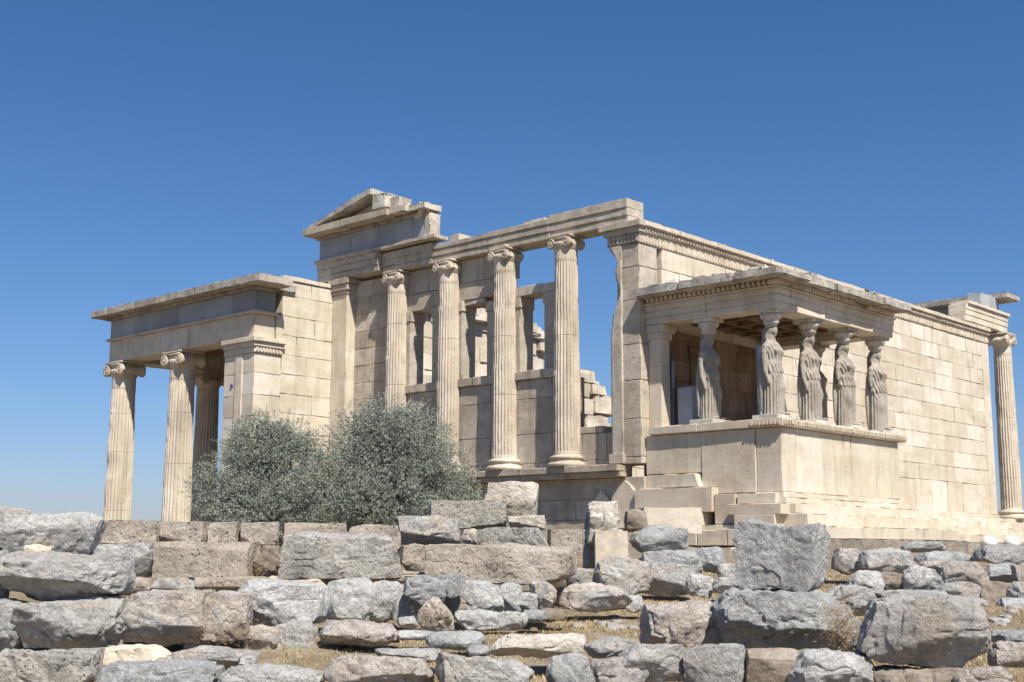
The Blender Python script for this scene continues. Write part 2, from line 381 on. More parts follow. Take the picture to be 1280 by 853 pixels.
def attic_base(r, seed=0):
    mb = MB(); k = r/.4
    P = [(r*1.32, 0), (r*1.40, .03*k), (r*1.42, .07*k), (r*1.40, .11*k), (r*1.3, .14*k), (r*1.2, .15*k), (r*1.16, .18*k), (r*1.18, .22*k), (r*1.22, .23*k), (r*1.28, .25*k), (r*1.29, .28*k), (r*1.24, .31*k), (r*1.1, .325*k), (r*1.04, .35*k), (r*1.0, .37*k)]
    mb.lathe(P, 40, rf=lambda q, z, a: q-.02*max(0, N((math.cos(a), math.sin(a), z*2), 2, seed)))
    return mb
def ionic(w, d, h, seed=0, wear=1.0, r=.3):
    """capital: volutes look to +-X, rolls along X, width along Y; z 0..h"""
    mb = MB(); rv = h*.36; cy = w/2-rv; zc = h-.13*h-rv-.02
    mb.lathe([(r, 0), (r*1.04, .02), (r*1.12, h*.22), (r*1.22, h*.38), (r*1.2, h*.5), (r*1.0, h*.56)], 36,
             rf=lambda q, z, a: q+(.012*abs(math.sin(a*10)) if z > .03 else 0)-.02*max(0, N((math.cos(a), math.sin(a), z), 2, seed)))
    mb.rbox(-d*.42, -cy, h*.45, d*.42, cy, h*.86, .55, cell=.12, chip=.02*wear, bev=.01)
    for s in (-1, 1):
        n = 28; P = []
        for i in range(13):
            t = i/12; x = lerp(-d/2, d/2, t); q = abs(2*t-1)
            rr = rv*(.72+.28*sm(.45, .95, q)); 
            if q < .12: rr = rv*.8
            P.append((rr, x))
        P = [(rv*.86, -d/2)]+P[1:-1]+[(rv*.86, d/2)]
        P.insert(1, (rv, -d/2+.006)); P.insert(-1, (rv, d/2-.006))
        mb.lathe(P, n, c=(0, s*cy, zc), axis='x', rf=lambda q, z, a: q-.05*wear*max(0, N((math.cos(a), math.sin(a), z*2), 1.7, seed+s)-.1))
        for e in (-1, 1):
            pts = []; rad = []
            for i in range(44):
                th = i*.36; q = rv*.92*math.exp(-.118*th)
                pts.append((e*(d/2+.004), s*cy-s*q*math.sin(th)*1.0, zc+q*math.cos(th))); rad.append(.011+.008*q/rv)
            mb.tube(pts, rad, 5); mb.lathe([(.028, -.02), (.028, .02), (.015, .03)], 10, c=(e*(d/2+.002), s*cy, zc), axis='x')
    for e in (-1, 1): mb.tube([(e*(d/2-.01), -cy, zc+rv*.95), (e*(d/2-.01), 0, zc+rv*.86), (e*(d/2-.01), cy, zc+rv*.95)], .018, 6)
    mb.rbox(-d*.5, -w*.44, h*.87, d*.5, w*.44, h, .6, cell=.1, chip=.04*wear, bev=.012)
    return mb
def column(x, y, z0, z1, r0, r1, cap, seed, mat=None, base=True, drums=(), rot=0, wear=.012, capw=1.0, blockbase=None):
    h = z1-z0; cw, cdp, ch = cap; bh = .37*r0/.4 if base else 0; st = .22*r0/.35
    b = fluted(h-ch-bh, r0, r1, seed=seed, drums=drums, smooth_top=st, wear=wear)
    b.v = [(p[0]+x, p[1]+y, p[2]+z0+bh) for p in b.v]
    c = obj('column', b, mat or M_COLM, temple, (x, y, z0))
    b = ionic(cw, cdp, ch, seed, capw, r1)
    if rot: b.v = [(-p[1], p[0], p[2]) for p in b.v]
    b.v = [(p[0]+x, p[1]+y, p[2]+z1-ch) for p in b.v]
    fixnormals(obj('capital', b, mat or M_COLM, c, (x, y, z1-ch)))
    if base:
        b = attic_base(r0, seed); b.v = [(p[0]+x, p[1]+y, p[2]+z0) for p in b.v]; obj('base', b, mat or M_COLM, c, (x, y, z0))
    return c
def copy_tree(o, dx, dy, parent=None, first=True):
    c = o.copy(); COL.objects.link(c); c.parent = parent if parent else o.parent
    if first: c.location = o.location+Vector((dx, dy, 0))
    for ch in o.children: copy_tree(ch, 0, 0, c, False)
    return c
WY = [2.335, 4.389, 6.443, 8.497]
DR = [(2.9,), (1.6, 3.1), (3.25,), (2.2, 3.9)]
for k, y in enumerate(WY):
    column(.1, y, .86, 6.585, .335, .285, (.76, .6, .37), 3+k*7, base=True, drums=DR[k], wear=.02, capw=2.2)

# --- west wall between the half columns
def wtone(u, z): return random.uniform(.2, .68) if random.random() < .85 else random.uniform(.75, .95)
mb = MB()
zl = [.86, 1.02, 1.75, 2.65, 3.13]
sk = lambda u, z, a, b, c, d: u < 2.33 and z > 1.66
bays = [(.8, 2.335), (2.335, 4.389), (4.389, 6.443), (6.443, 8.497), (8.497, 10.5)]
for i, (a, b) in enumerate(bays):
    if i == 0:
        courses(mb, a, b, [.86, 1.02, 1.66], lambda p, q, r, s: (.25, p, r, .8, q, s), blk=(.6, .95), tones=wtone, chip=.06, cell=.2)
        mb.rbox(.25, 1.35, 1.664, .8, 2.335, 1.83, .5, chip=.03)
    elif i < 4:
        courses(mb, a, b, zl, lambda p, q, r, s: (.22+random.uniform(0, .01), p, r, .8, q, s), blk=(1.0, 1.3), tones=wtone, chip=.06, cell=.2)
    else:
        courses(mb, a, b, [.86, 1.02, 1.75, 2.65, 3.13, 3.6, 4.1, 4.6, 5.1, 5.6, 6.1, 6.58], lambda p, q, r, s: (.22+random.uniform(0, .012), p, r, .8, q, s), blk=(.8, 1.3), tones=wtone, chip=.025)
# upper walls in the northern bays, broken over the openings
for (a, b, z0, z1) in [(6.443, 6.85, 5.5, 6.58), (6.85, 8.45, 5.42, 5.9), (6.45, 7.4, 5.9, 6.58), (7.4, 8.45, 5.9, 6.58), (4.6, 6.4, 5.47, 5.95), (4.5, 5.3, 5.95, 6.58), (5.3, 6.4, 5.95, 6.58)]:
    mb.rbox(.24, a+.004, z0+.003, .8, b-.004, z1-.003, random.uniform(.25, .6), chip=.07, cell=.16, amp=.012)
mb.rbox(.26, 5.25, 5.33, .75, 6.2, 5.47, .4, chip=.12, cell=.1, amp=.02)
mb.rbox(.26, 8.15, 3.3, .8, 8.49, 5.42, .45, chip=.04)
obj('west_wall', mb, M_WEST, temple)
mb = MB()
for (a, b) in [(2.5, 4.2), (4.55, 6.3), (6.6, 8.3)]:
    c = lerp(a, b, random.uniform(.35, .65))
    mb.rbox(.14, a, 3.135, .84, c-.004, 3.36, random.uniform(.4, .9), chip=.03); mb.rbox(.145, c, 3.135, .84, b, 3.355, random.uniform(.3, .7), chip=.03)
obj('window_sill', mb, M_WEST, temple)
def jamb(y0, y1, z1, seed, lean=0):
    mb = MB(); mb.rbox(.2, y0, 3.36, .72, y1, z1, .5, chip=.035, cell=.15, amp=.01, seed=seed)
    mb.rbox(.17, y0-.03, z1-.28, .74, y1+.03, z1, .5, chip=.04, cell=.12, seed=seed+1)
    return obj('window_jamb', mb, M_WEST, temple)
jamb(3.97, 4.36, 5.30, 3); jamb(2.72, 3.15, 5.30, 5); jamb(6.05, 6.40, 5.46, 7); jamb(4.80, 5.14, 5.32, 9); jamb(8.07, 8.35, 5.42, 12); jamb(6.9, 7.2, 5.42, 14)
mb = MB(); mb.rbox(.18, 2.66, 5.31, .76, 3.2, 5.53, .8, chip=.02); mb.rbox(.18, 3.2, 5.30, .76, 4.42, 5.55, .55, chip=.03)
obj('window_lintel', mb, M_WEST, temple)

# --- antae of the west front
mb = MB()
def edge_fn(p):                                        # ragged broken inner edge of the south anta
    if p[1] > .70:
        k = sm(3.9, 4.6, p[2])*(1-sm(5.7, 6.0, p[2])); q = N((p[0], 0, p[2]), 7, 2); st = [.02, .05, .12, .03, .15, .20, .10, .17, .06][int(p[2]*2.9) % 9]; p[1] += .03-k*(.06+st)+.030*q*(k+.15)+.02*N((p[0], 0, p[2]), 17, 2)*(k+.2)
    return p
zz = [.86, 1.02, 1.9, 2.8, 3.65, 4.7, 5.5, 6.05]
for a, b in zip(zz, zz[1:]):
    mb.rbox(-.02, .002, a+.003, .7, .84, b-.003, random.uniform(.35, .62), cell=.09, chip=.03, amp=.006, bev=.006, fn=edge_fn)
mb.rbox(-.07, .5, .9, .3, .78, 6.04, .55, cell=.2, chip=.02, fn=edge_fn)
mb.rbox(-.12, .46, .87, .3, .88, 1.1, .5, cell=.15, chip=.05)
a1 = obj('anta', mb, M_WEST, temple)
mb = MB()
mb.rbox(-.05, -.03, 6.055, .7, .92, 6.3, .45, chip=.06, cell=.12); mb.rbox(-.11, -.09, 6.3, .7, 1.0, 6.43, .45, chip=.06, cell=.12); mb.rbox(-.17, -.16, 6.43, .7, 1.1, 6.585, .5, chip=.05, cell=.12)
for i in range(8): mb.rbox(-.075, .0+i*.11, 6.08, -.04, .07+i*.11, 6.27, .5, bev=.01)
obj('capital', mb, M_WEST, a1)
mb = MB(); mb.rbox(-.10, 10.45, -1, .5, 11.09, 6.2, .72, cell=.3, chip=.03)
a2 = obj('anta', mb, M_MARB, temple)
mb = MB(); mb.rbox(-.13, 10.42, 6.2, .5, 11.12, 6.32, .4, chip=.05, cell=.12); mb.rbox(-.18, 10.36, 6.32, .5, 11.16, 6.5, .35, chip=.06, cell=.12); mb.rbox(-.22, 10.32, 6.5, .5, 11.2, 6.67, .3, chip=.05, cell=.12)
obj('capital', mb, M_WEST, a2)

# --- lower west wall, ledge
mb = MB()
courses(mb, -.0, 11.1, [-3.3, -2.7, -2.1, -1.5, -.95, -.4, .08, .57], lambda p, q, r, s: (.06+random.uniform(0, .015), p, r, .9, q, s), blk=(1.0, 1.7), tones=wtone, chip=.03, amp=.012)
obj('west_wall', mb, M_WEST, temple)
mb = MB(); y = .5
while y < 10.6:
    e = min(10.6, y+random.uniform(1.1, 1.9)); mb.rbox(-.2, y+.003, .575, .3, e-.003, .7, .3, chip=.05, cell=.2); mb.rbox(-.30+random.uniform(0, .05), y+.003, .7, .3, e-.003, .855, .25, chip=.07, cell=.14, amp=.012); y = e
obj('ledge', mb, M_WEST, temple)

# --- entablature of the west front
mb = MB()
def arch(mb, y0, y1, z0, x, sag=0, tone=.5, crown=True, chip=.02, top=.57):
    mb.rbox(x, y0, z0, .62, y1, z0+.18, tone, chip=chip, bev=.004); mb.rbox(x-.025, y0, z0+.183, .62, y1, z0+.37, tone, chip=chip, bev=.004); mb.rbox(x-.05, y0, z0+.373, .62, y1, z0+top, tone, chip=chip, bev=.004)
arch(mb, .32, 2.78, 6.59, 0, tone=.62, chip=.012, top=.60); arch(mb, 2.785, 4.9, 6.59, -.01, tone=.4, chip=.05, top=.52); arch(mb, 4.905, 7.0, 6.59, 0, tone=.35, chip=.05, top=.5); arch(mb, 7.005, 9.05, 6.6, -.005, tone=.4, chip=.04, top=.58)
mb.rbox(.05, 3.0, 7.105, .6, 3.7, 7.2, .6, chip=.12, cell=.12); mb.rbox(.05, 6.05, 7.09, .5, 6.4, 7.3, .8, chip=.1, cell=.1)
arch(mb, 9.055, 11.75, 6.68, -.16, tone=.45, chip=.03, top=.55)
obj('architrave', mb, M_WEST, temple)
mb = MB()
mb.rbox(-.26, 6.7, 7.24, .3, 9.2, 7.345, .45, chip=.06, cell=.15); mb.rbox(-.27, 9.2, 7.23, .6, 11.8, 7.345, .4, chip=.06, cell=.15)
obj('moulding', mb, M_WEST, temple)
mb = MB()
for (a, b) in [(7.2, 7.7), (7.7, 9.1), (9.1, 10.3), (10.3, 11.75)]: mb.rbox(-.12, a+.003, 7.35, .3, b-.003, 7.985, random.uniform(.45, .65), chip=.015, bev=.005)
obj('frieze', mb, M_FRZ, temple)
mb = MB(); mb.rbox(-.125, 7.0, 7.35, .27, 7.197, 8.02, .8, chip=.2, cell=.08, amp=.04); obj('frieze_end', mb, M_WEST, temple)
mb = MB()
mb.rbox(-.5, 7.6, 8.10, .35, 8.25, 8.3, .6, chip=.2, cell=.13, amp=.03); mb.rbox(-.38, 6.98, 8.09, .3, 7.6, 8.27, .75, chip=.25, cell=.1, amp=.04); mb.rbox(-.62, 8.26, 8.07, .5, 10.1, 8.27, .45, chip=.06, cell=.15); mb.rbox(-.62, 10.11, 8.06, .5, 11.95, 8.27, .4, chip=.06, cell=.15)
mb.rbox(-.2, 7.1, 7.99, .4, 11.85, 8.06, .35, chip=.03)
for i in range(38): mb.rbox(-.26, 7.3+i*.116, 8.0, -.18, 7.36+i*.116, 8.065, .4, bev=.004)
obj('cornice', mb, M_WEST, temple)
ped = MB()
ped.prism([(11.3, 8.26), (8.3, 8.26), (8.3, 8.45), (8.85, 8.78)], -.12, .35, .55)
pe = fixnormals(obj('pediment', ped, M_WEST, temple))
mb = MB()
def rake(p):
    t = (11.75-p[1]); p[2] += t*.225
    return p
mb.rbox(-.58, 9.0, 8.20, .4, 10.5, 8.38, .6, chip=.08, cell=.12, amp=.02, fn=rake); mb.rbox(-.58, 10.51, 8.20, .4, 11.75, 8.35, .5, chip=.08, cell=.12, amp=.02, fn=rake)
mb.rbox(-.5, 8.45, 8.36, .3, 8.99, 8.80, .75, chip=.4, cell=.08, amp=.06, bev=.05); mb.rbox(-.3, 8.1, 8.28, .2, 8.5, 8.66, .8, chip=.2, cell=.09, amp=.03, bev=.04)
obj('raking_cornice', mb, M_ROOF, pe)

# --- north wall seen from inside, ruined top
def ntop(x):
    T = [(0, 6.58), (5.6, 6.6), (6.5, 6.42), (8.2, 6.3), (8.7, 5.95), (9.7, 5.3), (10.3, 4.98), (11.3, 4.75), (11.85, 4.2), (12.1, 2.9), (20, 1.8)]
    for (a, za), (b, zb) in zip(T, T[1:]):
        if x <= b: return lerp(za, zb, (x-a)/(b-a))
    return 1.5
mb = MB(); zs = [-3.2+.6*i for i in range(6)]+[.35+.5*i for i in range(0, 14)]
courses(mb, .8, 20, zs, lambda p, q, r, s: (p, 10.5+random.uniform(0, .14), r, q, 11.1, s), blk=(.7, 1.6), skip=lambda u, z, a, b, c, d: d > ntop(u)+.12 or (u > 9 and random.random() < .1 and d > ntop(u)-.7), tones=lambda u, z: random.uniform(.4, 1), chip=.08, cell=.2, amp=.03)
for i in range(60):
    x = random.uniform(1, 12.6); zt = ntop(x); z = zt-random.uniform(.0, 1.9 if x > 9 else .3); w = random.uniform(.15, .45)
    mb.rbox(x-w, 10.42-random.uniform(0, .15), z-.2, x+w, 11.0, z+random.uniform(.02, .15), random.uniform(.5, 1), chip=.2, cell=.12, amp=.05, bev=.03)
for i in range(10):
    x = random.uniform(2, 9); z = 4.1+random.uniform(-.1, .1)
    mb.rbox(x-.5, 10.30, z-.25, x+.5, 11, z+.1, random.uniform(.5, .9), chip=.15, cell=.12, amp=.04)
for i in range(46):
    x = random.uniform(9.6, 12.5); z = random.uniform(2.2, ntop(min(x, 11.7))-.1); w = random.uniform(.12, .38); hh = random.uniform(.12, .3)
    mb.rbox(x-w, 10.2+random.uniform(0, .25), z-hh, x+w, 11.0, z+hh*.6, random.uniform(.5, 1), chip=.3, cell=.1, amp=.06, bev=.05)
for q in [(9.5, 4.62, 10.9, 5.06), (10.7, 4.25, 11.5, 4.6), (9.3, 4.1, 10.6, 4.58), (10.9, 3.6, 12.1, 4.2), (9.7, 3.5, 10.8, 4.05), (10.4, 2.9, 11.6, 3.5)]:
    mb.rbox(q[0], 10.12, q[1], q[2], 11.0, q[3], random.uniform(.6, .95), chip=.35, cell=.12, amp=.06, bev=.05)
obj('north_wall', mb, M_MARB, temple)

# --- north porch
NP_X = -2.5; NPY1, NPY2 = 15.05, 18.3; NZ0, NZ1 = -2.95, 4.68
cA = column(NP_X, NPY2, NZ0, NZ1, .43, .36, (1.14, .84, .52), 31, drums=(2.6, 4.4, 5.6), wear=.016)
cB = column(NP_X, NPY1, NZ0, NZ1, .43, .36, (1.14, .84, .52), 47, drums=(1.9, 3.9, 5.4), wear=.016)
cC = column(NP_X+3.1, NPY2, NZ0, NZ1, .43, .36, (1.14, .84, .52), 53, drums=(2.3, 4.1), wear=.02, rot=1)
copy_tree(cC, 3.1, 0); copy_tree(cA, 9.3, 0); copy_tree(cB, 9.3, 0)
mb = MB()
courses(mb, 11.1, 12.5, [NZ0-.3, -2, -1.2, -.5, .1, .7, 1.3, 1.9, 2.5, 3.1, 3.7, 4.25], lambda p, q, r, s: (-2.8, p, r, -1.9, q, s), blk=(1.38, 1.42), stag=False, chip=.05, amp=.003, bev=.002)
an = obj('anta', mb, M_MARB, temple)
mb = MB(); mb.rbox(-2.83, 11.62, NZ0, -2.5, 11.95, 4.25, .6, chip=.02); obj('pilaster', mb, M_MARB, temple)
mb = MB()
mb.rbox(-2.84, 11.05, 4.255, -1.88, 12.5, 4.42, .5, chip=.03, cell=.15); mb.rbox(-2.89, 11.0, 4.42, -1.86, 12.5, 4.55, .45, chip=.04, cell=.15); mb.rbox(-2.95, 10.93, 4.55, -1.84, 12.5, 4.68, .5, chip=.04, cell=.15)
for i in range(8): mb.rbox(-2.8+i*.11, 11.02, 4.28, -2.73+i*.11, 11.06, 4.41, .4, bev=.008)
obj('capital', mb, M_MARB, an)
mb = MB()                                              # return wall between porch and west front
courses(mb, -1.9, -.03, [-3.2, -2.6, -2, -1.4, -.8, -.2, .4, 1.0, 1.55, 2.1, 2.65, 3.2, 3.75, 4.3, 4.85, 5.4, 6.0, 6.42], lambda p, q, r, s: (p, 11.1+random.uniform(0, .008), r, q, 11.8, s), blk=(.8, 1.2), tones=lambda u, z: random.uniform(.5, .66), chip=.05, amp=.003, bev=.002,
        skip=lambda u, z, a, b, c, d: b > -.2 and z > 1 and (abs(z-2.9) < .3 or abs(z-3.9) < .3) and False)
mb.rbox(-1.9, 11.06, 6.43, -.15, 11.8, 6.56, .55, chip=.06, cell=.15)
mb.box(-1.9, 11.2, -3.2, -.1, 11.75, 6.4, .4)
obj('return_wall', mb, M_MARB, temple)
def ring(mb, z0, z1, out, tone, chip, seglen=(1.6, 2.6), th=.72, **kw):   # beam round the porch (west, north, east), plus south return
    x0, x1, y1 = NP_X-.36-out, NP_X+9.3+.36+out, NPY2+.36+out
    y = 11.1-out*1.7
    while y < y1-th:
        e = min(y1-th, y+random.uniform(*seglen)); mb.rbox(x0, y+.004, z0, x0+th+out, e-.004, z1, tone(), chip=chip, **kw); mb.rbox(x1-th-out, y+.004, z0, x1, e-.004, z1, tone(), chip=chip, **kw); y = e
    x = x0
    while x < x1:
        e = min(x1, x+random.uniform(*seglen)); mb.rbox(x+.004, y1-th, z0, e-.004, y1, z1, tone(), chip=chip, **kw); x = e
mb = MB(); ring(mb, 4.685, 5.34, 0, lambda: random.uniform(.45, .62), .05, seglen=(3.1, 3.3), amp=.012)
ring(mb, 5.343, 5.42, .09, lambda: random.uniform(.35, .6), .04, cell=.2); mb.rbox(-2.1, 11.085, 4.69, -1.88, 11.7, 5.4, .5)
obj('architrave', mb, M_MARB, temple)
mb = MB(); ring(mb, 5.425, 6.0, 0, lambda: random.choice((.3, .5, .65, .9)), .02, seglen=(.8, 1.7)); obj('frieze', mb, M_FRZ, temple)
mb = MB(); ring(mb, 6.003, 6.08, .12, lambda: random.uniform(.2, .4), .03); ring(mb, 6.083, 6.30, .46, lambda: random.uniform(.2, .5), .1, seglen=(1.2, 2.0), cell=.16, amp=.015)
mb.rbox(-2.6, 11.0, 6.09, -1.5, 11.9, 6.3, .6, chip=.08, cell=.14)
for i in range(9): mb.rbox(-3.1+random.uniform(0, .2), 11.2+i*.85, 6.27, -2.5, 11.9+i*.85, 6.27+random.uniform(.02, .09), .7, chip=.06, cell=.15, amp=.02)
obj('cornice', mb, M_ROOF, temple)
mb = MB(); mb.box(-2.0, 11.9, 5.5, 6.4, 17.9, 5.7, .5)
for i in range(8): mb.box(-2.1+i*1.15, 11.8, 5.1, -1.75+i*1.15, 17.95, 5.5, .5)
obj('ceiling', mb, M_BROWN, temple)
mb = MB(); courses(mb, -1.9, 9, [-3, -2, -1, 0, 1, 2, 3, 4, 4.7, 5.4], lambda p, q, r, s: (p, 11.9, r, q, 12.45, s), blk=(1.1, 1.5)); obj('north_wall', mb, M_MARB, temple)
mb = MB()
for k in range(3): mb.rbox(-3.0-.35*k, 11.3, -2.95-.27*(k+1), 7.5+.35*k, 18.9+.35*k, -2.955-.27*k, .5, chip=.04)
obj('stylobate', mb, M_MARB, temple)

# --- east porch
ec = column(21.62, .05, 0, 6.59, .36, .30, (.95, .72, .50), 61, drums=(1.1, 3.2, 5.2), wear=.01, rot=1, mat=M_COLM)
for k in range(1, 5): copy_tree(ec, 0, 2.1*k)
mb = MB()
mb.rbox(18.3, -.04, 6.66, 21.98, .55, 6.86, .75, chip=.03); mb.rbox(18.33, -.06, 6.863, 21.98, .55, 7.05, .75, chip=.03); mb.rbox(18.36, -.08, 7.053, 22.0, .55, 7.24, .8, chip=.03)
mb.rbox(18.5, -.15, 7.243, 22.05, .55, 7.36, .8, chip=.09, cell=.14)
mb.rbox(21.3, .56, 6.595, 21.95, 9.2, 7.25, .5, chip=.05)
obj('architrave', mb, M_MARB, temple)
mb = MB(); mb.rbox(19.75, -.02, 7.363, 21.35, .45, 7.84, .8, chip=.16, cell=.12, amp=.02); mb.rbox(20.95, .5, 7.26, 21.55, 9, 7.68, .4, chip=.03); obj('frieze', mb, M_FRZ, temple)
mb = MB(); mb.rbox(21.05, -.45, 7.80, 22.25, .6, 7.99, .7, chip=.2, cell=.12, amp=.02); mb.rbox(20.5, .62, 7.69, 22.1, 9.4, 7.9, .5, chip=.08, cell=.2); obj('cornice', mb, M_ROOF, temple)
mb = MB(); mb.rbox(20.2, -.2, -.12, 22.3, 11.3, 0, .6, chip=.03); mb.rbox(19.6, 10.5, 0, 20.1, 11.1, 6.5, .5); obj('stylobate', mb, M_MARB, temple)

# --- caryatid porch
PX0, PX1, PY = .15, 5.70, -3.55
mb = MB()
mb.rbox(PX0, -1.52, .60, PX0+.5, 0, 1.49, .42, chip=.03, amp=.01); mb.rbox(PX0+.005, -.62, -.05, PX0+.5, 0, .59, .38, chip=.05, amp=.012)
mb.rbox(PX0-.015, -2.92, .12, PX0+.5, -1.53, 1.49, .4, chip=.03, amp=.014, cell=.15); mb.rbox(PX0+.0, PY, .12, PX0+.6, -2.93, 1.49, .45, chip=.015, amp=.006, bev=.006)
x = PX0+.605
for w in (1.15, .95, .35, 1.2, 1.2):
    e = min(PX1, x+w); mb.rbox(x+.003, PY+random.uniform(0, .01), .12, e-.003, PY+.5, 1.49, random.uniform(.55, .9), chip=.05, amp=.012); x = e
mb.rbox(PX1-.5, PY+.51, .12, PX1, 0, 1.49, .6, chip=.03); mb.box(PX0+.45, PY+.45, -1, PX1-.45, -.02, 1.56, .4)
obj('podium', mb, M_MARB, temple)
mb = MB()
mb.rbox(PX0-.06, PY-.06, .0, PX0+.8, -2.9, .115, .55, chip=.05, cell=.15); mb.rbox(PX0+.8, PY-.06, .0, PX1+.06, PY+.4, .115, .6, chip=.06, cell=.15); mb.rbox(PX0-.1, PY-.14, -.12, PX1+.1, PY+.4, -.005, .55, chip=.06, cell=.15)
obj('base_moulding', mb, M_MARB, temple)
for k, (o, z1, z0) in enumerate([(.35, -.125, -.34), (.62, -.345, -.60), (.95, -.605, -.86), (1.1, -.865, -1.6)]):
    mb = MB(); x = PX0-.05-o*.1
    while x < PX1+o:
        e = min(PX1+o, x+random.uniform(1.4, 2.6)); mb.rbox(x+.002, PY-o+random.uniform(-.008, .008), z0, e-.002, PY+.2, z1, random.uniform(.45, .7) if k < 3 else random.uniform(0, .3), chip=.09, amp=.010, cell=.16); x = e
    obj('step', mb, M_MARB if k < 3 else M_PORO, temple)
mb = MB()                                              # rough masonry under the west side of the porch
mb.rbox(-.02, -1.55, .28, .3, -.35, .58, .5, chip=.1, cell=.12, fn=lambda p: (p[0], p[1]+(.35*(p[2]-.3) if p[1] < -.9 else -.5*(p[2]-.3)), p[2]))
mb.rbox(-.12, -1.95, -.28, .3, .15, .27, .5, chip=.05, cell=.15); mb.rbox(-.05, -2.5, -.55, .3, -1.96, .1, .35, chip=.06, cell=.15)
mb.rbox(-.06, -3.5, -.12, .3, -2.55, .1, .5, chip=.12, cell=.12); mb.rbox(-.28, -3.75, -.36, .3, -2.45, -.13, .45, chip=.05, cell=.12)
mb.rbox(-.25, -1.7, -.62, .3, -.1, -.29, .4, chip=.06); mb.rbox(-.2, -2.6, -.9, .3, -1.71, -.56, .5, chip=.12, cell=.12); mb.rbox(-.3, -3.6, -.62, .3, -2.61, -.36, .45, chip=.08, cell=.14)
mb.rbox(-.02, .02, -.6, .2, .9, .15, .5, chip=.1, cell=.12, fn=lambda p: (p[0], p[1], p[2]+(.35-abs(p[1]-.5)*.9 if p[2] > 0 else 0)))
mb.rbox(-.02, .95, -.6, .2, 1.6, .0, .55, chip=.1, cell=.12, fn=lambda p: (p[0], p[1], p[2]+(.3-abs(p[1]-1.2)*1.1 if p[2] > -.2 else 0)))
y = -4.4
while y < 1.2:
    e = y+random.uniform(.5, 1.0); mb.rbox(-.5, y, -1.7, .2, e-.01, -1.02+random.uniform(-.06, .03), random.uniform(.4, .9), chip=.12, cell=.14, amp=.02); mb.rbox(-.38, y+.2, -1.0, .2, e+.18, -.64+random.uniform(-.08, .0), random.uniform(.3, .7), chip=.1, cell=.14, amp=.02); y = e
obj('foundation', mb, M_MARB, temple)
# crown of the podium with egg-and-dart
mb = MB()
for (a, b) in [(-1.5, -.15), (-2.9, -1.5), (-3.66, -2.9)]: mb.rbox(.04, a+.003, 1.50, .7, b-.003, 1.68, .45, chip=.04, cell=.15)
x = .04
while x < 5.8:
    e = min(5.82, x+random.uniform(1, 1.5)); mb.rbox(x+.003, -3.66, 1.50, e-.003, -2.9, 1.68, .6, chip=.03, cell=.15); x = e
mb.rbox(5.2, -2.9, 1.5, 5.82, 0, 1.68, .5); mb.box(.6, -3, 1.4, 5.3, -.02, 1.66, .4)
for i in range(60): mb.rbox(.07+i*.096, -3.695, 1.53, .13+i*.096, -3.64, 1.63, .35, bev=.012, chip=.03)
for i in range(8): mb.rbox(.005, -3.6+i*.096, 1.53, .06, -3.54+i*.096, 1.63, .4, bev=.012, chip=.03)
obj('podium_crown', mb, M_MARB, temple)
mb = MB(); mb.rbox(.3, -.36, 1.69, .64, 0, 3.75, .6, chip=.015, cell=.3); pa = obj('anta', mb, M_MARB, temple)
mb = MB(); mb.rbox(.25, -.42, 3.75, .68, 0, 3.9, .5, chip=.02); mb.rbox(.2, -.48, 3.9, .73, 0, 4.08, .5, chip=.02); obj('capital', mb, M_MARB, pa)
# entablature
mb = MB()
def fas(mb, z0, z1, o, tone, chip=.012, **kw):
    mb.rbox(.2-o, -3.5-o, z0, .75, -1.7, z1, tone, chip=chip, **kw); mb.rbox(.2-o, -1.695, z0, .75, 0, z1, tone*.9, chip=chip, **kw)
    x = .75
    while x < 5.55: e = min(5.68+o, x+1.6); e = 5.68+o if 5.6-e < .5 else e; mb.rbox(x+.003, -3.5-o, z0, e, -2.95, z1, tone, chip=chip, **kw); x = e
    mb.rbox(5.1, -2.94, z0, 5.68+o, 0, z1, tone, chip=chip, **kw)
fas(mb, 4.09, 4.24, 0, .6); fas(mb, 4.243, 4.39, .018, .6); fas(mb, 4.393, 4.53, .036, .6); fas(mb, 4.533, 4.585, .075, .55, chip=.03)
obj('architrave', mb, M_MARB, temple)
mb = MB()
i = 0; y = -3.58
while y < -.1: mb.rbox(.05, y, 4.59, .25, y+.075, 4.69, .45, bev=.006, chip=.02); y += .13
x = .05
while x < 5.66:
    if N((x, 0, 0), 1.2, 8) < .35: mb.rbox(x, -3.68, 4.59, x+.075, -3.4, 4.69, .45, bev=.006, chip=.02)
    x += .13
mb.box(.2, -3.5, 4.588, 5.7, -.02, 4.69, .4)
obj('dentils', mb, M_MARB, temple)
mb = MB()
def roof(x0, x1, y0, y1, z0, z1, tone):
    mb.rbox(x0, y0, z0, x1, y1, z1, tone, chip=.13, cell=.13, amp=.03, bev=.015)
for (a, b) in [(-3.98, -2.7), (-2.7, -1.3), (-1.3, -.04)]: roof(-.36+random.uniform(0, .1), .9, a+.005, b-.005, 4.693, 4.83+random.uniform(0, .07), .6)
x = -.34
for w in (1.2, 1.3, 1.2, 1.1, 1.6):
    e = min(5.80, x+w); roof(x+.005, e-.005, -3.98+random.uniform(0, .12), -2.8, 4.693, 4.84+random.uniform(0, .05), random.uniform(.3, .7)); x = e
mb.box(.5, -3.2, 4.7, 5.6, -.02, 4.85, .4)
for i in range(16):
    y = random.uniform(-3.9, -.3); s = random.uniform(.15, .4); mb.rbox(-.25+random.uniform(0, .5), y, 4.8, .5+random.uniform(0, .4), y+s, 4.93+random.uniform(-.03, .05), random.uniform(.4, .9), chip=.15, cell=.1, amp=.04)
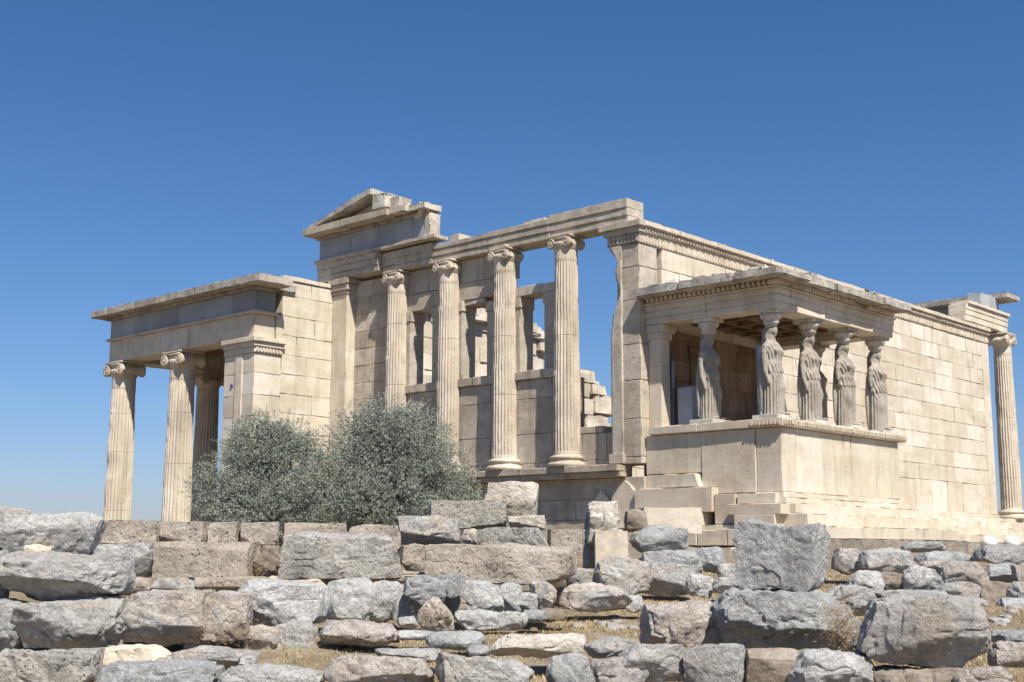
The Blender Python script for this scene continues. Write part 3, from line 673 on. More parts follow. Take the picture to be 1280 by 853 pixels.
for i in range(16):
    x = random.uniform(0, 5.6); s = random.uniform(.2, .5); mb.rbox(x, -3.9+random.uniform(0, .5), 4.8, x+s, -3.0, 4.92+random.uniform(-.03, .05), random.uniform(.3, .8), chip=.15, cell=.1, amp=.04)
roof(5.2, 5.8, -2.8, -.04, 4.693, 4.86, .5)
obj('roof', mb, M_ROOF, temple)
mb = MB(); mb.box(.7, -3.0, 4.5, 5.15, -.02, 4.58, .5)
for i in range(7): mb.box(.75+i*.7, -2.96, 4.32, .87+i*.7, -.02, 4.5, .5)
for j in range(5): mb.box(.75, -2.9+j*.68, 4.34, 5.12, -2.78+j*.68, 4.5, .5)
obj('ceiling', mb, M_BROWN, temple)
mb = MB(); courses(mb, .75, 5.1, [1.68, 2.3, 2.9, 3.4, 3.9, 4.08], lambda p, q, r, s: (p, -.045+random.uniform(-.01, .01), r, q, -.003, s), blk=(.6, 1.3), tones=lambda u, z: random.uniform(.1, .8), chip=.02)
mb.rbox(1.9, -.09, 1.69, 2.05, -.05, 3.6, .3); mb.rbox(3.0, -.09, 1.69, 3.15, -.05, 3.6, .3); mb.rbox(1.85, -.1, 3.6, 3.2, -.05, 3.78, .4)
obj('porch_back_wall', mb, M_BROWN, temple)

# --- caryatids
def caryatid(side, seed, mantle=0):
    """draped maiden facing -Y, weight on one leg; side=+1 bends the leg on +X"""
    mb = MB(); n = 132
    S = [ # z, cx, cy, rx, ry, vertical-fold amp, small-fold amp
     (0.00, 0, .00, .300, .225, .022, 0), (.05, 0, .0, .295, .220, .026, 0), (.25, 0, .0, .280, .205, .028, 0), (.45, 0, .0, .265, .198, .032, 0), (.65, 0, -.005, .262, .200, .028, 0),
     (.80, 0, -.005, .265, .205, .022, .004), (.90, 0, 0, .268, .208, .016, .006), (.93, 0, 0, .292, .228, .010, .010), (1.0, 0, 0, .285, .220, .010, .012), (1.08, 0, 0, .270, .205, .010, .010), (1.13, 0, 0, .268, .196, .012, .006),
     (1.17, 0, 0, .262, .188, .004, .004), (1.20, 0, 0, .262, .188, .008, .010), (1.30, 0, -.01, .268, .192, .008, .012), (1.40, 0, -.012, .282, .192, .006, .010), (1.48, 0, 0, .290, .17, .003, .008), (1.54, 0, 0, .275, .142, 0, .004), (1.59, 0, .005, .20, .115, 0, 0), (1.625, 0, .01, .12, .095, 0, 0), (1.66, 0, .01, .10, .10, 0, 0), (1.74, 0, .01, .09, .095, 0, 0), (1.76, 0, .01, .05, .05, 0, 0)]
    zz = []; z = 0
    while z <= 1.76: zz.append(z); z += .024
    def prof(z):
        for A, B in zip(S, S[1:]):
            if z <= B[0]:
                t = (z-A[0])/(B[0]-A[0]); return [lerp(A[i], B[i], t) for i in range(1, 7)]
        return list(S[-1][1:])
    vs = []
    for z in zz:
        cx, cy, rx, ry, fa, fs_ = prof(z)
        hip = -.018*side*math.exp(-((z-1.0)/.3)**2)
        for i in range(n):
            a = 2*math.pi*i/n; ca, sa = math.cos(a), math.sin(a)
            f = 0
            if fa:
                w = 1
                free = max(0, ca*side)*max(0, -sa)                        # smooth over the bent leg
                if z < .92: w = 1-1.0*min(1, free*2.2)
                f += fa*w*(abs(math.sin(a*9.5+.7*N((ca, sa, z*.4), 1.5, seed)+seed))*2.3-1.4)
            if fs_: f += fs_*1.3*1.2*math.sin(a*16+z*26*(1 if sa < 0 else .4)+3*N((ca, sa, z), 2.2, seed))
            f += .010*N((ca, sa, z), 4.5, seed)
            k = .07*math.exp(-((z-.60)/.17)**2)*math.exp(-((math.atan2(sa, ca)-math.atan2(-.85, .5*side))/.42)**2) if z < 1 else 0
            k += .03*math.exp(-((z-.3)/.25)**2)*math.exp(-((math.atan2(sa, ca)-math.atan2(-.85, .5*side))/.35)**2)
            br = .045*sum(math.exp(-((z-1.37)/.065)**2)*math.exp(-((math.atan2(sa, ca)-math.atan2(-.8, .42*q))/.3)**2) for q in (-1, 1))
            e = 1.0
            vs.append((cx+hip+ca*(rx+f+k+br), cy+sa*(ry+f+k+br), z))
    m = len(zz); fs = [(j*n+i, j*n+(i+1) % n, (j+1)*n+(i+1) % n, (j+1)*n+i) for j in range(m-1) for i in range(n)]
    fs += [tuple(range(n-1, -1, -1)), tuple((m-1)*n+i for i in range(n))]; mb.add(vs, fs, .5, True)
    def ball(c, rx, ry, rz, nn=18, fn=None):
        v2 = []; f2 = []
        for j in range(nn+1):
            ph = math.pi*j/nn
            for i in range(nn*2):
                a = math.pi*i/nn; x, y, z = math.sin(ph)*math.cos(a), math.sin(ph)*math.sin(a), math.cos(ph)
                q = (c[0]+x*rx, c[1]+y*ry, c[2]+z*rz); v2.append(fn(q) if fn else q)
        for j in range(nn):
            for i in range(nn*2): f2.append((j*nn*2+i, (j+1)*nn*2+i, (j+1)*nn*2+(i+1) % (nn*2), j*nn*2+(i+1) % (nn*2)))
        mb.add(v2, f2, .5, True)
    ball((0, -.03, 1.83), .092, .125, .14, fn=lambda q: (q[0]*(1-.35*max(0, (1.80-q[2])/.12)), q[1], q[2]))   # face
    ball((0, .035, 1.865), .135, .135, .118); mb.tube([(0, .04, 1.86), (0, .06, 1.7), (0, .06, 1.56)], [.12, .115, .13], 20)                                              # hair mass
    ball((0, -.128, 1.815), .014, .022, .034); ball((0, -.112, 1.765), .028, .018, .012); ball((0, -.098, 1.725), .026, .026, .022)  # nose, lips, chin
    ball((0, -.10, 1.862), .062, .022, .012)                                            # brow
    for s in (-1, 1):
        ball((s*.036, -.106, 1.838), .017, .012, .010); ball((s*.1, .0, 1.81), .02, .03, .035)
        mb.tube([(s*.085, -.02, 1.87), (s*.12, .05, 1.82), (s*.115, .08, 1.7), (s*.12, .04, 1.6), (s*.13, -.07, 1.52), (s*.12, -.15, 1.43), (s*.12, -.18, 1.36)], [.045, .058, .055, .045, .038, .03, .018], 10)
    mb.tube([(0, .1, 1.93), (0, .14, 1.8), (0, .15, 1.62), (0, .15, 1.42), (0, .17, 1.3)], [.07, .1, .1, .09, .04], 14)  # plait down the back
    mb.tube([(s_*.09, .1, 1.75+.0*s_) for s_ in (-1, 0, 1)], .06, 10)
    # arms: upper arms hang, forearms broken off or holding drapery
    for s in (-1, 1):
        down = 1.05 if s == side else .92
        mb.tube([(s*.23, .0, 1.52), (s*.29, .01, 1.46), (s*.315, .02, 1.34), (s*.325, .02, 1.2), (s*.325, .0, down)], [.062, .076, .07, .062, .046], 14)
        if s != side: mb.tube([(s*.325, .0, .95), (s*.315, -.03, .85), (s*.30, -.06, .74), (s*.29, -.07, .66)], [.046, .042, .036, .03], 12)
    if mantle is not None:                                                               # mantle falling behind the shoulders to the calves
        for i in range(9):
            t = i/8*2-1; mb.tube([(t*.2, .12, 1.5), (t*.24, .14, 1.2), (t*.25, .17, .8), (t*.23, .17, .35), (t*.22, .16, .08)], [.03, .045, .05, .05, .045], 8)
    for s in (-1, 1): ball((s*.12, -.23-(.04 if s == side else 0), .03), .05, .09, .035)  # toes
    return mb
figs = {}
def place_car(x, y, side, seed, z=1.78, H=2.31):
    key = (side, seed)
    sc = (H-.34)/1.95
    if key not in figs:
        b = caryatid(side, seed); b.v = [(p[0]*sc*.93, p[1]*sc*.93, p[2]*sc) for p in b.v]
        o = obj('caryatid', b, M_STAT, temple); md = o.modifiers.new('remesh', 'REMESH'); md.mode = 'VOXEL'; md.voxel_size = .0105; md.use_smooth_shade = True
        c = MB(); r = .13
        P = [(r, -.06), (r*1.05, 0), (.165, .02), (.175, .05), (.165, .08), (.18, .10), (.215, .15), (.235, .19), (.23, .235), (.21, .24)]
        c.lathe(P, 48, rf=lambda q, zz_, a: q+(.010*abs(math.sin(a*12)) if .1 < zz_ < .23 else 0)-.02*max(0, N((math.cos(a), math.sin(a), zz_*3), 2, seed)))
        c.rbox(-.26, -.26, .24, .26, .26, .33, .6, chip=.05, cell=.1)
        cc = obj('capital', c, M_STAT, o); cc.location = (0, 0, 1.97*sc)
        p_ = MB(); p_.rbox(-.38, -.32, -.1, .38, .32, 0, .6, chip=.04, cell=.15); pp = obj('plinth', p_, M_STAT, o); pp.location = (0, 0, 0)
        figs[key] = o; o.location = (x, y, z); return o
    s = figs[key]; o = s.copy(); COL.objects.link(o); o.parent = temple; o.location = (x, y, z)
    for ch in s.children:
        c = ch.copy(); COL.objects.link(c); c.parent = o
    return o
place_car(.50, -3.18, 1, 2.1); place_car(2.12, -3.18, 1, 5.3); place_car(3.74, -3.18, -1, 8.2); place_car(5.36, -3.18, -1, 4.4)
place_car(.50, -1.55, 1, 9.7); place_car(5.36, -1.55, -1, 8.2)

# ------------------------------------------------------------------ modern things inside the porch, lamps
M_GLASS = plain('blue_grey_glass', (.20, .27, .33), .5); M_PANEL = plain('pale_panel', (.40, .45, .48), .6); M_MET = plain('grey_metal', (.30, .32, .33), .35, .6)
r_ = empty('display_case', (.85, -.75, 1.68)); tag(r_, 'tall blue grey glass case standing beside the porch corner pilaster', 'display case')
mb = MB(); mb.box(.72, -.34, 1.72, .76, -.07, 3.25, .5); obj('glass_pane', mb, M_GLASS, r_, (.85, -.5, 1.72))
mb = MB()
for y in (-.36, -.06): mb.box(.70, y-.025, 1.70, .78, y+.025, 3.3, .5)
mb.box(.70, -.385, 3.27, .78, -.035, 3.31, .5); mb.box(.70, -.385, 1.685, .78, -.035, 1.73, .5); obj('frame', mb, M_MET, r_, (.85, -.5, 1.7))
r_ = empty('cabinet', (1.05, -.65, 1.68)); tag(r_, 'low grey blue metal cabinet inside the statue porch', 'cabinet')
mb = MB(); mb.box(.80, -.86, 1.70, 1.30, -.45, 2.62, .5); obj('body', mb, M_PANEL, r_, (1.3, -.7, 1.72))
mb = MB(); mb.box(.79, -.88, 2.62, 1.31, -.43, 2.65, .5); obj('top', mb, M_MET, r_, (1.3, -.7, 2.58))
r_ = empty('glass_screen', (1.35, -2.4, 1.68)); tag(r_, 'upright pale blue screen just behind the corner maiden statue', 'screen')
mb = MB(); mb.box(1.2, -2.42, 1.74, 1.42, -2.38, 3.48, .5); obj('pane', mb, M_PANEL, r_, (1.3, -2.4, 1.73))
mb = MB(); mb.box(1.18, -2.43, 1.69, 1.44, -2.37, 1.74, .5); mb.box(1.17, -2.43, 1.69, 1.2, -2.37, 3.5, .5); obj('frame', mb, M_MET, r_, (1.3, -2.4, 1.69))
M_WHITE = plain('white_enamel', (.8, .8, .78), .3)
for i, (u, lab) in enumerate([(1237, 'white floodlight by the temple steps, farther from the frame edge'), (1266, 'white floodlight by the temple steps, nearer the frame edge')]):
    p = at(u, 686, 34); gz = p.z; r_ = empty('floodlight', (p.x, p.y, gz)); tag(r_, lab, 'floodlight', 'floodlights on the ground')
    mb = MB(); mb.lathe([(.02, .02), (.13, .03), (.19, .08), (.205, .15), (.18, .24), (.12, .31), (.05, .345), (.01, .35)], 24, c=p); obj('housing', mb, M_WHITE, r_, p)
    mb = MB(); mb.lathe([(.10, -.25), (.10, -.02), (.08, .03)], 16, c=p); obj('base', mb, M_MET, r_, p)
    mb = MB(); mb.tube([(p.x-.2*R.x, p.y-.2*R.y, p.z+.02), (p.x-.23*R.x, p.y-.23*R.y, p.z+.15), (p.x-.2*R.x, p.y-.2*R.y, p.z+.2)], .012); obj('bracket', mb, M_MET, r_, p)
M_PURP = plain('purple_enamel', (.16, .06, .28), .4)
r_ = MB(); r_.lathe([(.01, 0), (.055, 0), (.06, -.015), (.05, -.03), (.01, -.032)], 20, c=(-2.803, 12.1, 3.40), axis='x')
tag(obj('marker_disc', r_, M_PURP, None, (-2.803, 12.1, 3.40)), 'tiny purple disc fixed on the corner pier of the left porch', 'marker')

# ------------------------------------------------------------------ stones
random.seed(77)
def rock(name, u0, v0, u1, v1, d, mat, label, blk=.75, dep=.8, yaw=None, cuts=(), rough=1.0, facets=12, group=None, cat='stone', tone=.55, roll=0, hid=0, lift=True):
    if d < 19 and lift and group != None and 'foreground' not in group and name not in ('stone_block', 'marble_block'): u0 -= 2.5; u1 += 2.5; v1 += 2.5; v0 -= .5
    w = (u1-u0)*d/FPX; h = (v1-v0)*d/FPX; dp = max(.25, dep*max(w*.8, h)) if dep < 5 else dep-5
    sd = (u0*1.37+v0*.71) % 97; rng = random.Random(int(u0*7+v0*13))
    n = int(max(9, min(38, (u1-u0+v1-v0)/5.2)))
    if yaw is None: yaw = rng.uniform(-.22, .22)
    planes = []
    for k in range(facets):
        nv = Vector((rng.uniform(-1, 1), rng.uniform(-1.2, .4), rng.uniform(-.8, 1))).normalized()
        planes.append((nv, rng.uniform(.74, .99)*(abs(nv.x)+abs(nv.y)+abs(nv.z))*(.80+.14*blk)))
    for cu in cuts: planes.append((Vector((cu[0], 0, cu[1])).normalized(), cu[2]) if len(cu) == 3 else (Vector(cu[:3]).normalized(), cu[3]))
    if blk < .93 and rng.random() < .7: planes.append((Vector((rng.uniform(-.5, .3), -1, -rng.uniform(.4, 1))).normalized(), rng.uniform(.82, 1.02)))
    q9 = 0 if blk > .93 else 1
    tx = q9*rng.uniform(-.16, .12)*(1.3-blk)*2; shx = q9*rng.uniform(-.16, .16)*(1.25-blk)*2; tz = q9*rng.uniform(-.12, .12)*(1.2-blk)*2.5
    vs = []; idx = {}; fs = []
    sx, sy, sz = w/2, dp/2, h/2; ms = min(sx, sy, sz); A = (.10+.05*(1-blk))*rough
    cy_, sy_ = math.cos(yaw), math.sin(yaw); cr, sr = math.cos(roll), math.sin(roll)
    def vert(i, j, k):
        key = (i, j, k)
        if key in idx: return idx[key]
        p = Vector((2*i/n-1, 2*j/n-1, 2*k/n-1))
        s = p.normalized()*1.16; q = s.lerp(p, blk)
        q = Vector((q.x*(1+tx*q.z)+shx*q.z, q.y, q.z*(1+tz*q.x)))
        for nv, o in planes:
            t = q.dot(nv)-o
            if t > 0: q -= nv*t
        wp = Vector((q.x*sx, q.y*sy, q.z*sz)); dr = Vector((q.x, q.y, q.z)).normalized()
        f = 1.1/max(ms, .12)
        disp = A*ms*(1.0*N(wp, f*.55, sd)+.5*N(wp, f*1.3, sd+9))+rough*(.017*N(wp, 6, sd+3)+.011*N(wp, 14, sd+5)+.007*N(wp, 30, sd+8))
        rg = 1-abs(N(wp, 4.2, sd+21))*2                  # sharp little ledges and splits
        if rg > .82: disp -= rough*(rg-.82)*.10
        tv = 3.2*N(wp, 2.1, sd+31); fl = math.floor(tv); disp += rough*.022*(fl+sm(.35, .65, tv-fl)-tv*.3)*min(1, ms/.2)
        wp += Vector((dr.x*disp, dr.y*disp, dr.z*disp))
        wp = Vector((wp.x*cy_-wp.y*sy_, wp.x*sy_+wp.y*cy_, wp.z)); wp = Vector((wp.x*cr-wp.z*sr, wp.y, wp.x*sr+wp.z*cr))
        idx[key] = len(vs); vs.append(wp); return idx[key]
    for a in range(n):
        for b in range(n):
            fs += [(vert(a, b, 0), vert(a, b+1, 0), vert(a+1, b+1, 0), vert(a+1, b, 0)), (vert(a, b, n), vert(a+1, b, n), vert(a+1, b+1, n), vert(a, b+1, n)),
                   (vert(a, 0, b), vert(a+1, 0, b), vert(a+1, 0, b+1), vert(a, 0, b+1)), (vert(a, n, b), vert(a, n, b+1), vert(a+1, n, b+1), vert(a+1, n, b)),
                   (vert(0, a, b), vert(0, a, b+1), vert(0, a+1, b+1), vert(0, a+1, b)), (vert(n, a, b), vert(n, a+1, b), vert(n, a+1, b+1), vert(n, a, b+1))]
    lo = [min(p[i] for p in vs) for i in range(3)]; hi = [max(p[i] for p in vs) for i in range(3)]
    tgt = (w, dp, h*1.02)
    c = at((u0+u1)/2, (v0+v1)/2, d+dp*.35); base = c-Vector((0, 0, h/2))+FH*(dp*.15)
    k0 = (d+dp*.35)/d
    RH = Vector((R.x, R.y, 0)).normalized(); out = []
    for p in vs:
        q = [((p[i]-lo[i])/(hi[i]-lo[i])-(.5 if i < 2 else 0))*tgt[i] for i in range(3)]
        out.append(base+RH*(q[0]*k0)+FH*q[1]+Vector((0, 0, q[2]-hid)))
    tone = rng.uniform(.33, .7)
    mb = MB(); mb.add(out, fs, tone, True)
    o = obj(name, mb, MATS[mat], None, base); o.data.set_sharp_from_angle(angle=math.radians(24))
    return tag(o, label, cat, group)
GL = 'stones of the tumbled left wall'; GM = 'stones of the low middle wall'; GF = 'foreground boulders'; GR = 'stones before the temple steps'
GC = 'cut blocks of the ruined terrace wall'
STONES = [
 # cut blocks of the upper terrace courses
 ('stone_block', 116,650,199,682,16.6,'t','pitted tan block right of the pale wall end, topmost course', dict(blk=.97,facets=1,rough=.55), GC),
 ('stone_block', 199,652,261,680,16.8,'t','squat tan block under the second porch column, topmost course', dict(blk=.95,facets=2,rough=.6), GC),
 ('stone_block', 261,653,298,681,16.8,'t','smallest squarish block of the topmost course below the olive', dict(blk=.95,facets=2,rough=.6), GC),
 ('stone_block', 298,653,350,682,16.8,'p','veined pale block with long crack under the olive left edge', dict(blk=.95,facets=2,rough=.7), GC),
 ('stone_block', 350,654,434,684,16.8,'t','smooth long beige block under the olive trunk', dict(blk=.97,facets=1,rough=.4), GC),
 ('stone_block', 433,656,502,690,16.9,'t','beige block under the olive right half, beside a raised block', dict(blk=.95,facets=2,rough=.6), GC),
 ('stone_block', 122,678,199,722,16.2,'g','grey streaked block left of the large flat tan block', dict(blk=.9,facets=3), GC),
 ('stone_block', 196,677,320,723,16.2,'t','large flat tan block with clean rectangular face', dict(blk=.98,facets=1,rough=.4), GC),
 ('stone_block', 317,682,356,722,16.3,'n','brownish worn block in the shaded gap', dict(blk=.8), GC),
 ('stone_block', 345,664,506,727,15.3,'d','large dark pitted block projecting over the greenish rock', dict(blk=.93,facets=3,rough=.9,cuts=[(1,.6,1.15)]), GC),
 ('stone_block', 497,645,577,684,16.4,'p','raised pinkish block at the right end of the olive', dict(blk=.9,facets=3), GC),
 ('stone_block', 500,680,538,716,16.0,'t','small buff block between dark pitted block and long slab', dict(blk=.85), GC),
 ('stone_block', 574,661,598,684,16.4,'t','tiny buff block beside the raised pinkish block', dict(blk=.8), GC),
 ('stone_block', 459,713,536,730,15.4,'t','thin buff layer stone under the small buff block', dict(blk=.85), GC),
 ('stone_block', 148,722,189,745,15.6,'t','left short piece of the thin ledge course', dict(blk=.85), GC),
 ('stone_block', 187,722,245,745,15.6,'d','dark middle piece of the thin ledge course', dict(blk=.85), GC),
 ('stone_block', 243,721,354,743,15.6,'t','long right piece of the thin ledge course', dict(blk=.9), GC),
 ('stone_slab', 534,679,722,730,15.0,'t','longest slab with undercut right end over shaded gaps', dict(blk=.93,facets=3,rough=.8,cuts=[(1,-.7,1.12)]), GC),
 ('stone_block', 536,626,634,662,18.2,'d','dark pitted block with a moulded rim below the slotted white block', dict(blk=.97,facets=1,rough=.6), GC),
 ('stone_block', 603,602,674,650,18.8,'c','white block with a square slot, highest of the ruined wall', dict(blk=.9,facets=3,rough=.7), GC),
 ('stone_block', 632,644,682,664,17.9,'c','small pitted white block under the slotted one', dict(blk=.92,facets=2), GC),
 ('stone_block', 592,659,688,686,16.8,'d','half grey half buff block just above the longest slab', dict(blk=.92,facets=3), GC),
 ('stone_block', 684,662,728,694,17.0,'t','plain square block beside the leaning pitted slab', dict(blk=.95,facets=2,rough=.5), GC),
 ('stone_slab', 727,640,758,711,20.2,'d','leaning upright slab with pitted side, beside a cream block', dict(blk=.85,facets=3,cuts=[(1,1,1.1)],roll=-.06), None),
 ('broken_stone', 733,627,776,682,19.8,'c','rough broken lump on top of the cream block', dict(blk=.5), None),
 ('stone_block', 743,664,785,713,19.7,'m','clean cream marble block at the foot of the west wall', dict(blk=.97,facets=1,rough=.4), None),
 ('broken_stone', 780,637,812,666,21.5,'n','dark lump wedged left of the moulded marble block', dict(blk=.6), None),
 ('marble_block', 800,635,876,668,21.8,'m','moulded marble block with a round lug near its end', dict(blk=.98,facets=0,rough=.3), None),
 # left wall
 ('boulder', -14,640,126,695,12.2,'w','big pale top boulder against the sky at far left', dict(blk=.86,facets=5,cuts=[(1,.8,1.25)]), GL),
 ('rock', -24,632,34,656,12.6,'p','cream rock peeking over the top at the far left corner', dict(blk=.5), GL),
 ('rock', 30,681,64,695,12.15,'m','thin cream wedge stone beneath the big pale top boulder', dict(blk=.5,dep=.5), GL),
 ('boulder', 4,689,162,751,11.9,'g','grey boulder with an angled darker right face', dict(blk=.84,facets=6,cuts=[(-1,-1,1.1),(1,-.5,1.2),(-.2,-1,-.9,.85),(1,-.8,0,1.02)]), GL),
 ('boulder', 20,747,154,815,11.8,'g','large smooth grey boulder in the third row', dict(blk=.85,facets=6,cuts=[(0,-1,-.8,.95)]), GL),
 ('boulder', 148,739,258,807,12.0,'p','brown streaked blocky boulder right of the smooth grey one', dict(blk=.88,facets=5), GL),
 ('boulder', 251,740,313,801,12.1,'p','squarish rough stone beside the faceted greenish rock', dict(blk=.78), GL),
 ('boulder', 290,725,410,783,12.6,'w','broad faceted greenish grey rock under the dark pitted block', dict(blk=.72,cuts=[(-1,-1,1.0)]), GL),
 ('boulder', -30,748,26,816,11.9,'b','bluish stone cut by the left frame edge, third row', dict(blk=.8), GL),
 ('boulder', -34,688,10,752,12.1,'b','dark bluish stone cut by the left frame edge, second row', dict(blk=.8), GL),
 ('boulder', -20,812,123,866,10.9,'d','rough brown pitted boulder in the bottom left corner', dict(blk=.85), GL),
 ('rock', 117,807,214,834,11.3,'m','flat cream rock between smooth grey boulder and bluish slab', dict(blk=.6), GL),
 ('stone_slab', 120,826,274,866,10.4,'b','long flat bluish slab at the bottom edge', dict(blk=.75,dep=.6), GL),
 ('rock', 208,809,320,840,11.2,'p','low flat pinkish rock above the grey bottom slab', dict(blk=.6), GL),
 ('stone_slab', 270,832,404,868,10.2,'g','flat grey slab at the bottom, right of the bluish slab', dict(blk=.7,dep=.6), GL),
 ('rock', 232,794,264,818,12.2,'b','little bluish wedge in the shaded hollow', dict(blk=.4), GL),
 ('rock', 303,782,346,813,12.3,'p','small pink cubic rock in the grass', dict(blk=.7), GL),
 ('rock', 341,777,393,813,12.4,'g','rounded speckled rock beside the small pink cube', dict(blk=.6), GL),
 ('rock', 298,820,318,837,11.0,'w','small white stone on the grass above the bottom slab', dict(blk=.5), GL),
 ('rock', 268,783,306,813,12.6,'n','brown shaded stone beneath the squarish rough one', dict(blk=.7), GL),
 # middle wall
 ('rock', 407,724,466,777,14.0,'w','pale angular rock left of the middle wall', dict(blk=.65), GM),
 ('rock', 450,727,503,777,14.1,'w','rounded pale rock under the dark pitted block end', dict(blk=.55), GM),
 ('rock', 492,742,524,776,14.0,'g','small round grey rock touching the blue wedge', dict(blk=.45), GM),
 ('rock', 506,720,557,756,13.8,'b','blue grey wedge overhanging a dark hollow', dict(blk=.6,cuts=[(-1,-1,.9)]), GM),
 ('rock', 544,717,580,746,13.9,'b','light blue tipped stone right of the blue grey wedge', dict(blk=.5), GM),
 ('rock', 523,748,566,791,13.5,'t','triangular tan stone standing in the grass', dict(blk=.6,cuts=[(1,.8,.75),(-1,.8,.9)]), GM),
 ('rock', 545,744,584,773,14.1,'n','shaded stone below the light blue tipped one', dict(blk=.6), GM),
 ('rock', 570,727,628,768,14.1,'g','mottled rock under the left end of the longest slab', dict(blk=.7), GM),
 ('rock', 621,730,652,769,14.2,'g','facetted grey stone under the middle of the longest slab', dict(blk=.6), GM),
 ('rock', 643,742,672,766,14.2,'w','small white stone left of the tall narrow one', dict(blk=.5), GM),
 ('rock', 664,728,694,766,14.3,'p','tall narrow stone propping the longest slab', dict(blk=.6,cuts=[(1,1,1.0)]), GM),
 ('rock', 570,763,624,788,13.6,'w','low white rock at the grass edge below the mottled rock', dict(blk=.5), GM),
 ('rock', 618,765,658,786,13.7,'g','low grey stone at the grass edge, right of the white one', dict(blk=.5), GM),
 ('rock', 654,763,684,777,13.9,'b','small bluish flat stone at the grass edge', dict(blk=.5), GM),
 ('rock', 680,761,708,776,14.2,'n','small brownish stone at the right end of the low wall', dict(blk=.5), GM),
 ('boulder', 694,729,790,764,15.2,'p','long low rock with shaded underside right of the longest slab', dict(blk=.65,cuts=[(-1,-1,1.0)]), GM),
 ('rock', 782,745,802,764,15.4,'w','egg sized pale stone beside the long low rock', dict(blk=.4), GM),
 ('boulder', 744,696,814,746,17.8,'w','rounded cracked pale boulder left of the flat faced grey block', dict(blk=.5), GM),
 ('boulder', 804,705,868,743,18.2,'g','flat faced grey block with curved top', dict(blk=.88,facets=3,rough=.6,cuts=[(1,1,1.25)]), GM),
 ('rock', 710,710,756,737,18.0,'p','pinkish rock behind the long low rock', dict(blk=.7), GM),
 ('rock', 398,775,499,809,12.3,'p','low pinkish rock lying alone in the grass', dict(blk=.65), None),
 ('rock', 496,771,522,787,13.2,'w','small pale stone between lone pinkish rock and triangular stone', dict(blk=.5), None),
 ('rock', 531,789,607,814,11.9,'b','smooth oval blue grey rock in the grass', dict(blk=.35,rough=.5,facets=3), None),
 ('rock', 494,788,548,801,12.4,'g','thin flat grey stone left of the oval one', dict(blk=.4,rough=.5), None),
 ('rock', 468,811,552,830,11.1,'g','flat grey stone sunk behind the orange flecked boulder', dict(blk=.4), None),
 ('rock', 582,806,615,822,11.4,'b','small bluish stone right under the oval rock', dict(blk=.4), None),
 ('boulder', 610,793,734,824,11.0,'c','wide flat pinkish white rock in the middle of the grass', dict(blk=.6), GF),
 ('boulder', 402,820,542,868,9.8,'p','pinkish orange flecked boulder at the bottom edge', dict(blk=.65,cuts=[(1,1,1.1)]), GF),
 ('boulder', 541,817,668,868,9.7,'w','speckled pale boulder at the bottom edge, centre', dict(blk=.5), GF),
 ('boulder', 682,818,748,868,9.7,'b','bluish jagged rock at the bottom, left of the white shard', dict(blk=.6), GF),
 ('rock', 730,796,808,824,10.3,'w','slanting white shard above the tan bottom rock', dict(blk=.55,cuts=[(-1,1,.9)]), GF),
 ('rock', 738,822,814,868,9.7,'p','tan rough rock at the bottom below the white shard', dict(blk=.6), GF),
 # right foreground
 ('boulder', 918,650,1043,742,10.6,'b','huge blue grey boulder balanced on a broken slab', dict(blk=.94,facets=6,rough=1.2,cuts=[(-1,-1,1.25),(1,-1,1.2)],dep=.8,yaw=-.5), GF),
 ('boulder', 896,736,1076,818,10.3,'b','broad cracked rock carrying the balanced boulder', dict(blk=.72,rough=1.4,cuts=[(-1,.6,1.05),(1,.8,1.05),(0,-1,-.8,.95)],dep=.8), GF),
 ('boulder', 801,751,938,813,10.8,'p','speckled brown and grey rock left of the cracked carrier', dict(blk=.82,rough=1.2), GF),
 ('boulder', 774,806,864,856,9.7,'g','wedge shaped grey rock with lit sloping top', dict(blk=.75,cuts=[(-1,-1,.85),(1,1,1.2),(-.2,-1,-.8,.72)]), GF),
 ('boulder', 854,806,936,868,9.6,'g','shaded smooth rock under the speckled one', dict(blk=.88,facets=3,rough=.6,yaw=-.35,cuts=[(0,-1,-.35,.9)]), GF),
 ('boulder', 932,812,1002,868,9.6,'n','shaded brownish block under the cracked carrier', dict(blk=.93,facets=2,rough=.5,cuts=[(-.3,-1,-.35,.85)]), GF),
 ('boulder', 988,813,1098,868,9.3,'g','rough lit rock at the bottom, left of the rounded giant', dict(blk=.7), GF),
 ('boulder', 1077,742,1241,839,9.2,'g','giant rounded grey brown boulder, biggest at right', dict(blk=.76,facets=6,rough=.9,cuts=[(-1,-1,1.2),(1,-1,1.1),(.1,-1,-.75,.88)],dep=.75,yaw=-.15), GF),
 ('rock', 1036,732,1100,772,11.4,'w','pale flat rock with dry weeds behind the rounded giant', dict(blk=.6), GF),
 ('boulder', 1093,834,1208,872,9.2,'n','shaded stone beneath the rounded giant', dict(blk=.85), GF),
 ('rock', 1195,834,1268,868,9.0,'p','tan chipped rock in the bottom right part', dict(blk=.55), GF),
 ('rock', 1238,802,1304,836,9.8,'p','grainy brown rock cut by the right frame edge', dict(blk=.6), GF),
 ('rock', 1236,788,1304,806,10.6,'b','flat rock in shade above the grainy brown one', dict(blk=.6), GF),
 # right middle
 ('rock', 787,656,862,694,19.6,'b','blue grey rock with flat top below the moulded marble', dict(blk=.7,cuts=[(-1,1,1.1)]), GR),
 ('rock', 795,688,880,724,19.2,'b','long bluish rock above the flat faced grey block', dict(blk=.7), GR),
 ('rock', 868,684,908,717,19.6,'b','round bluish rock left of the balanced boulder', dict(blk=.55), GR),
 ('rock', 896,704,926,727,19.2,'w','small white rock near the balanced boulder left side', dict(blk=.5), GR),
 ('rock', 860,718,898,743,17.8,'w','low pale rock right of the flat faced grey block', dict(blk=.5), GR),
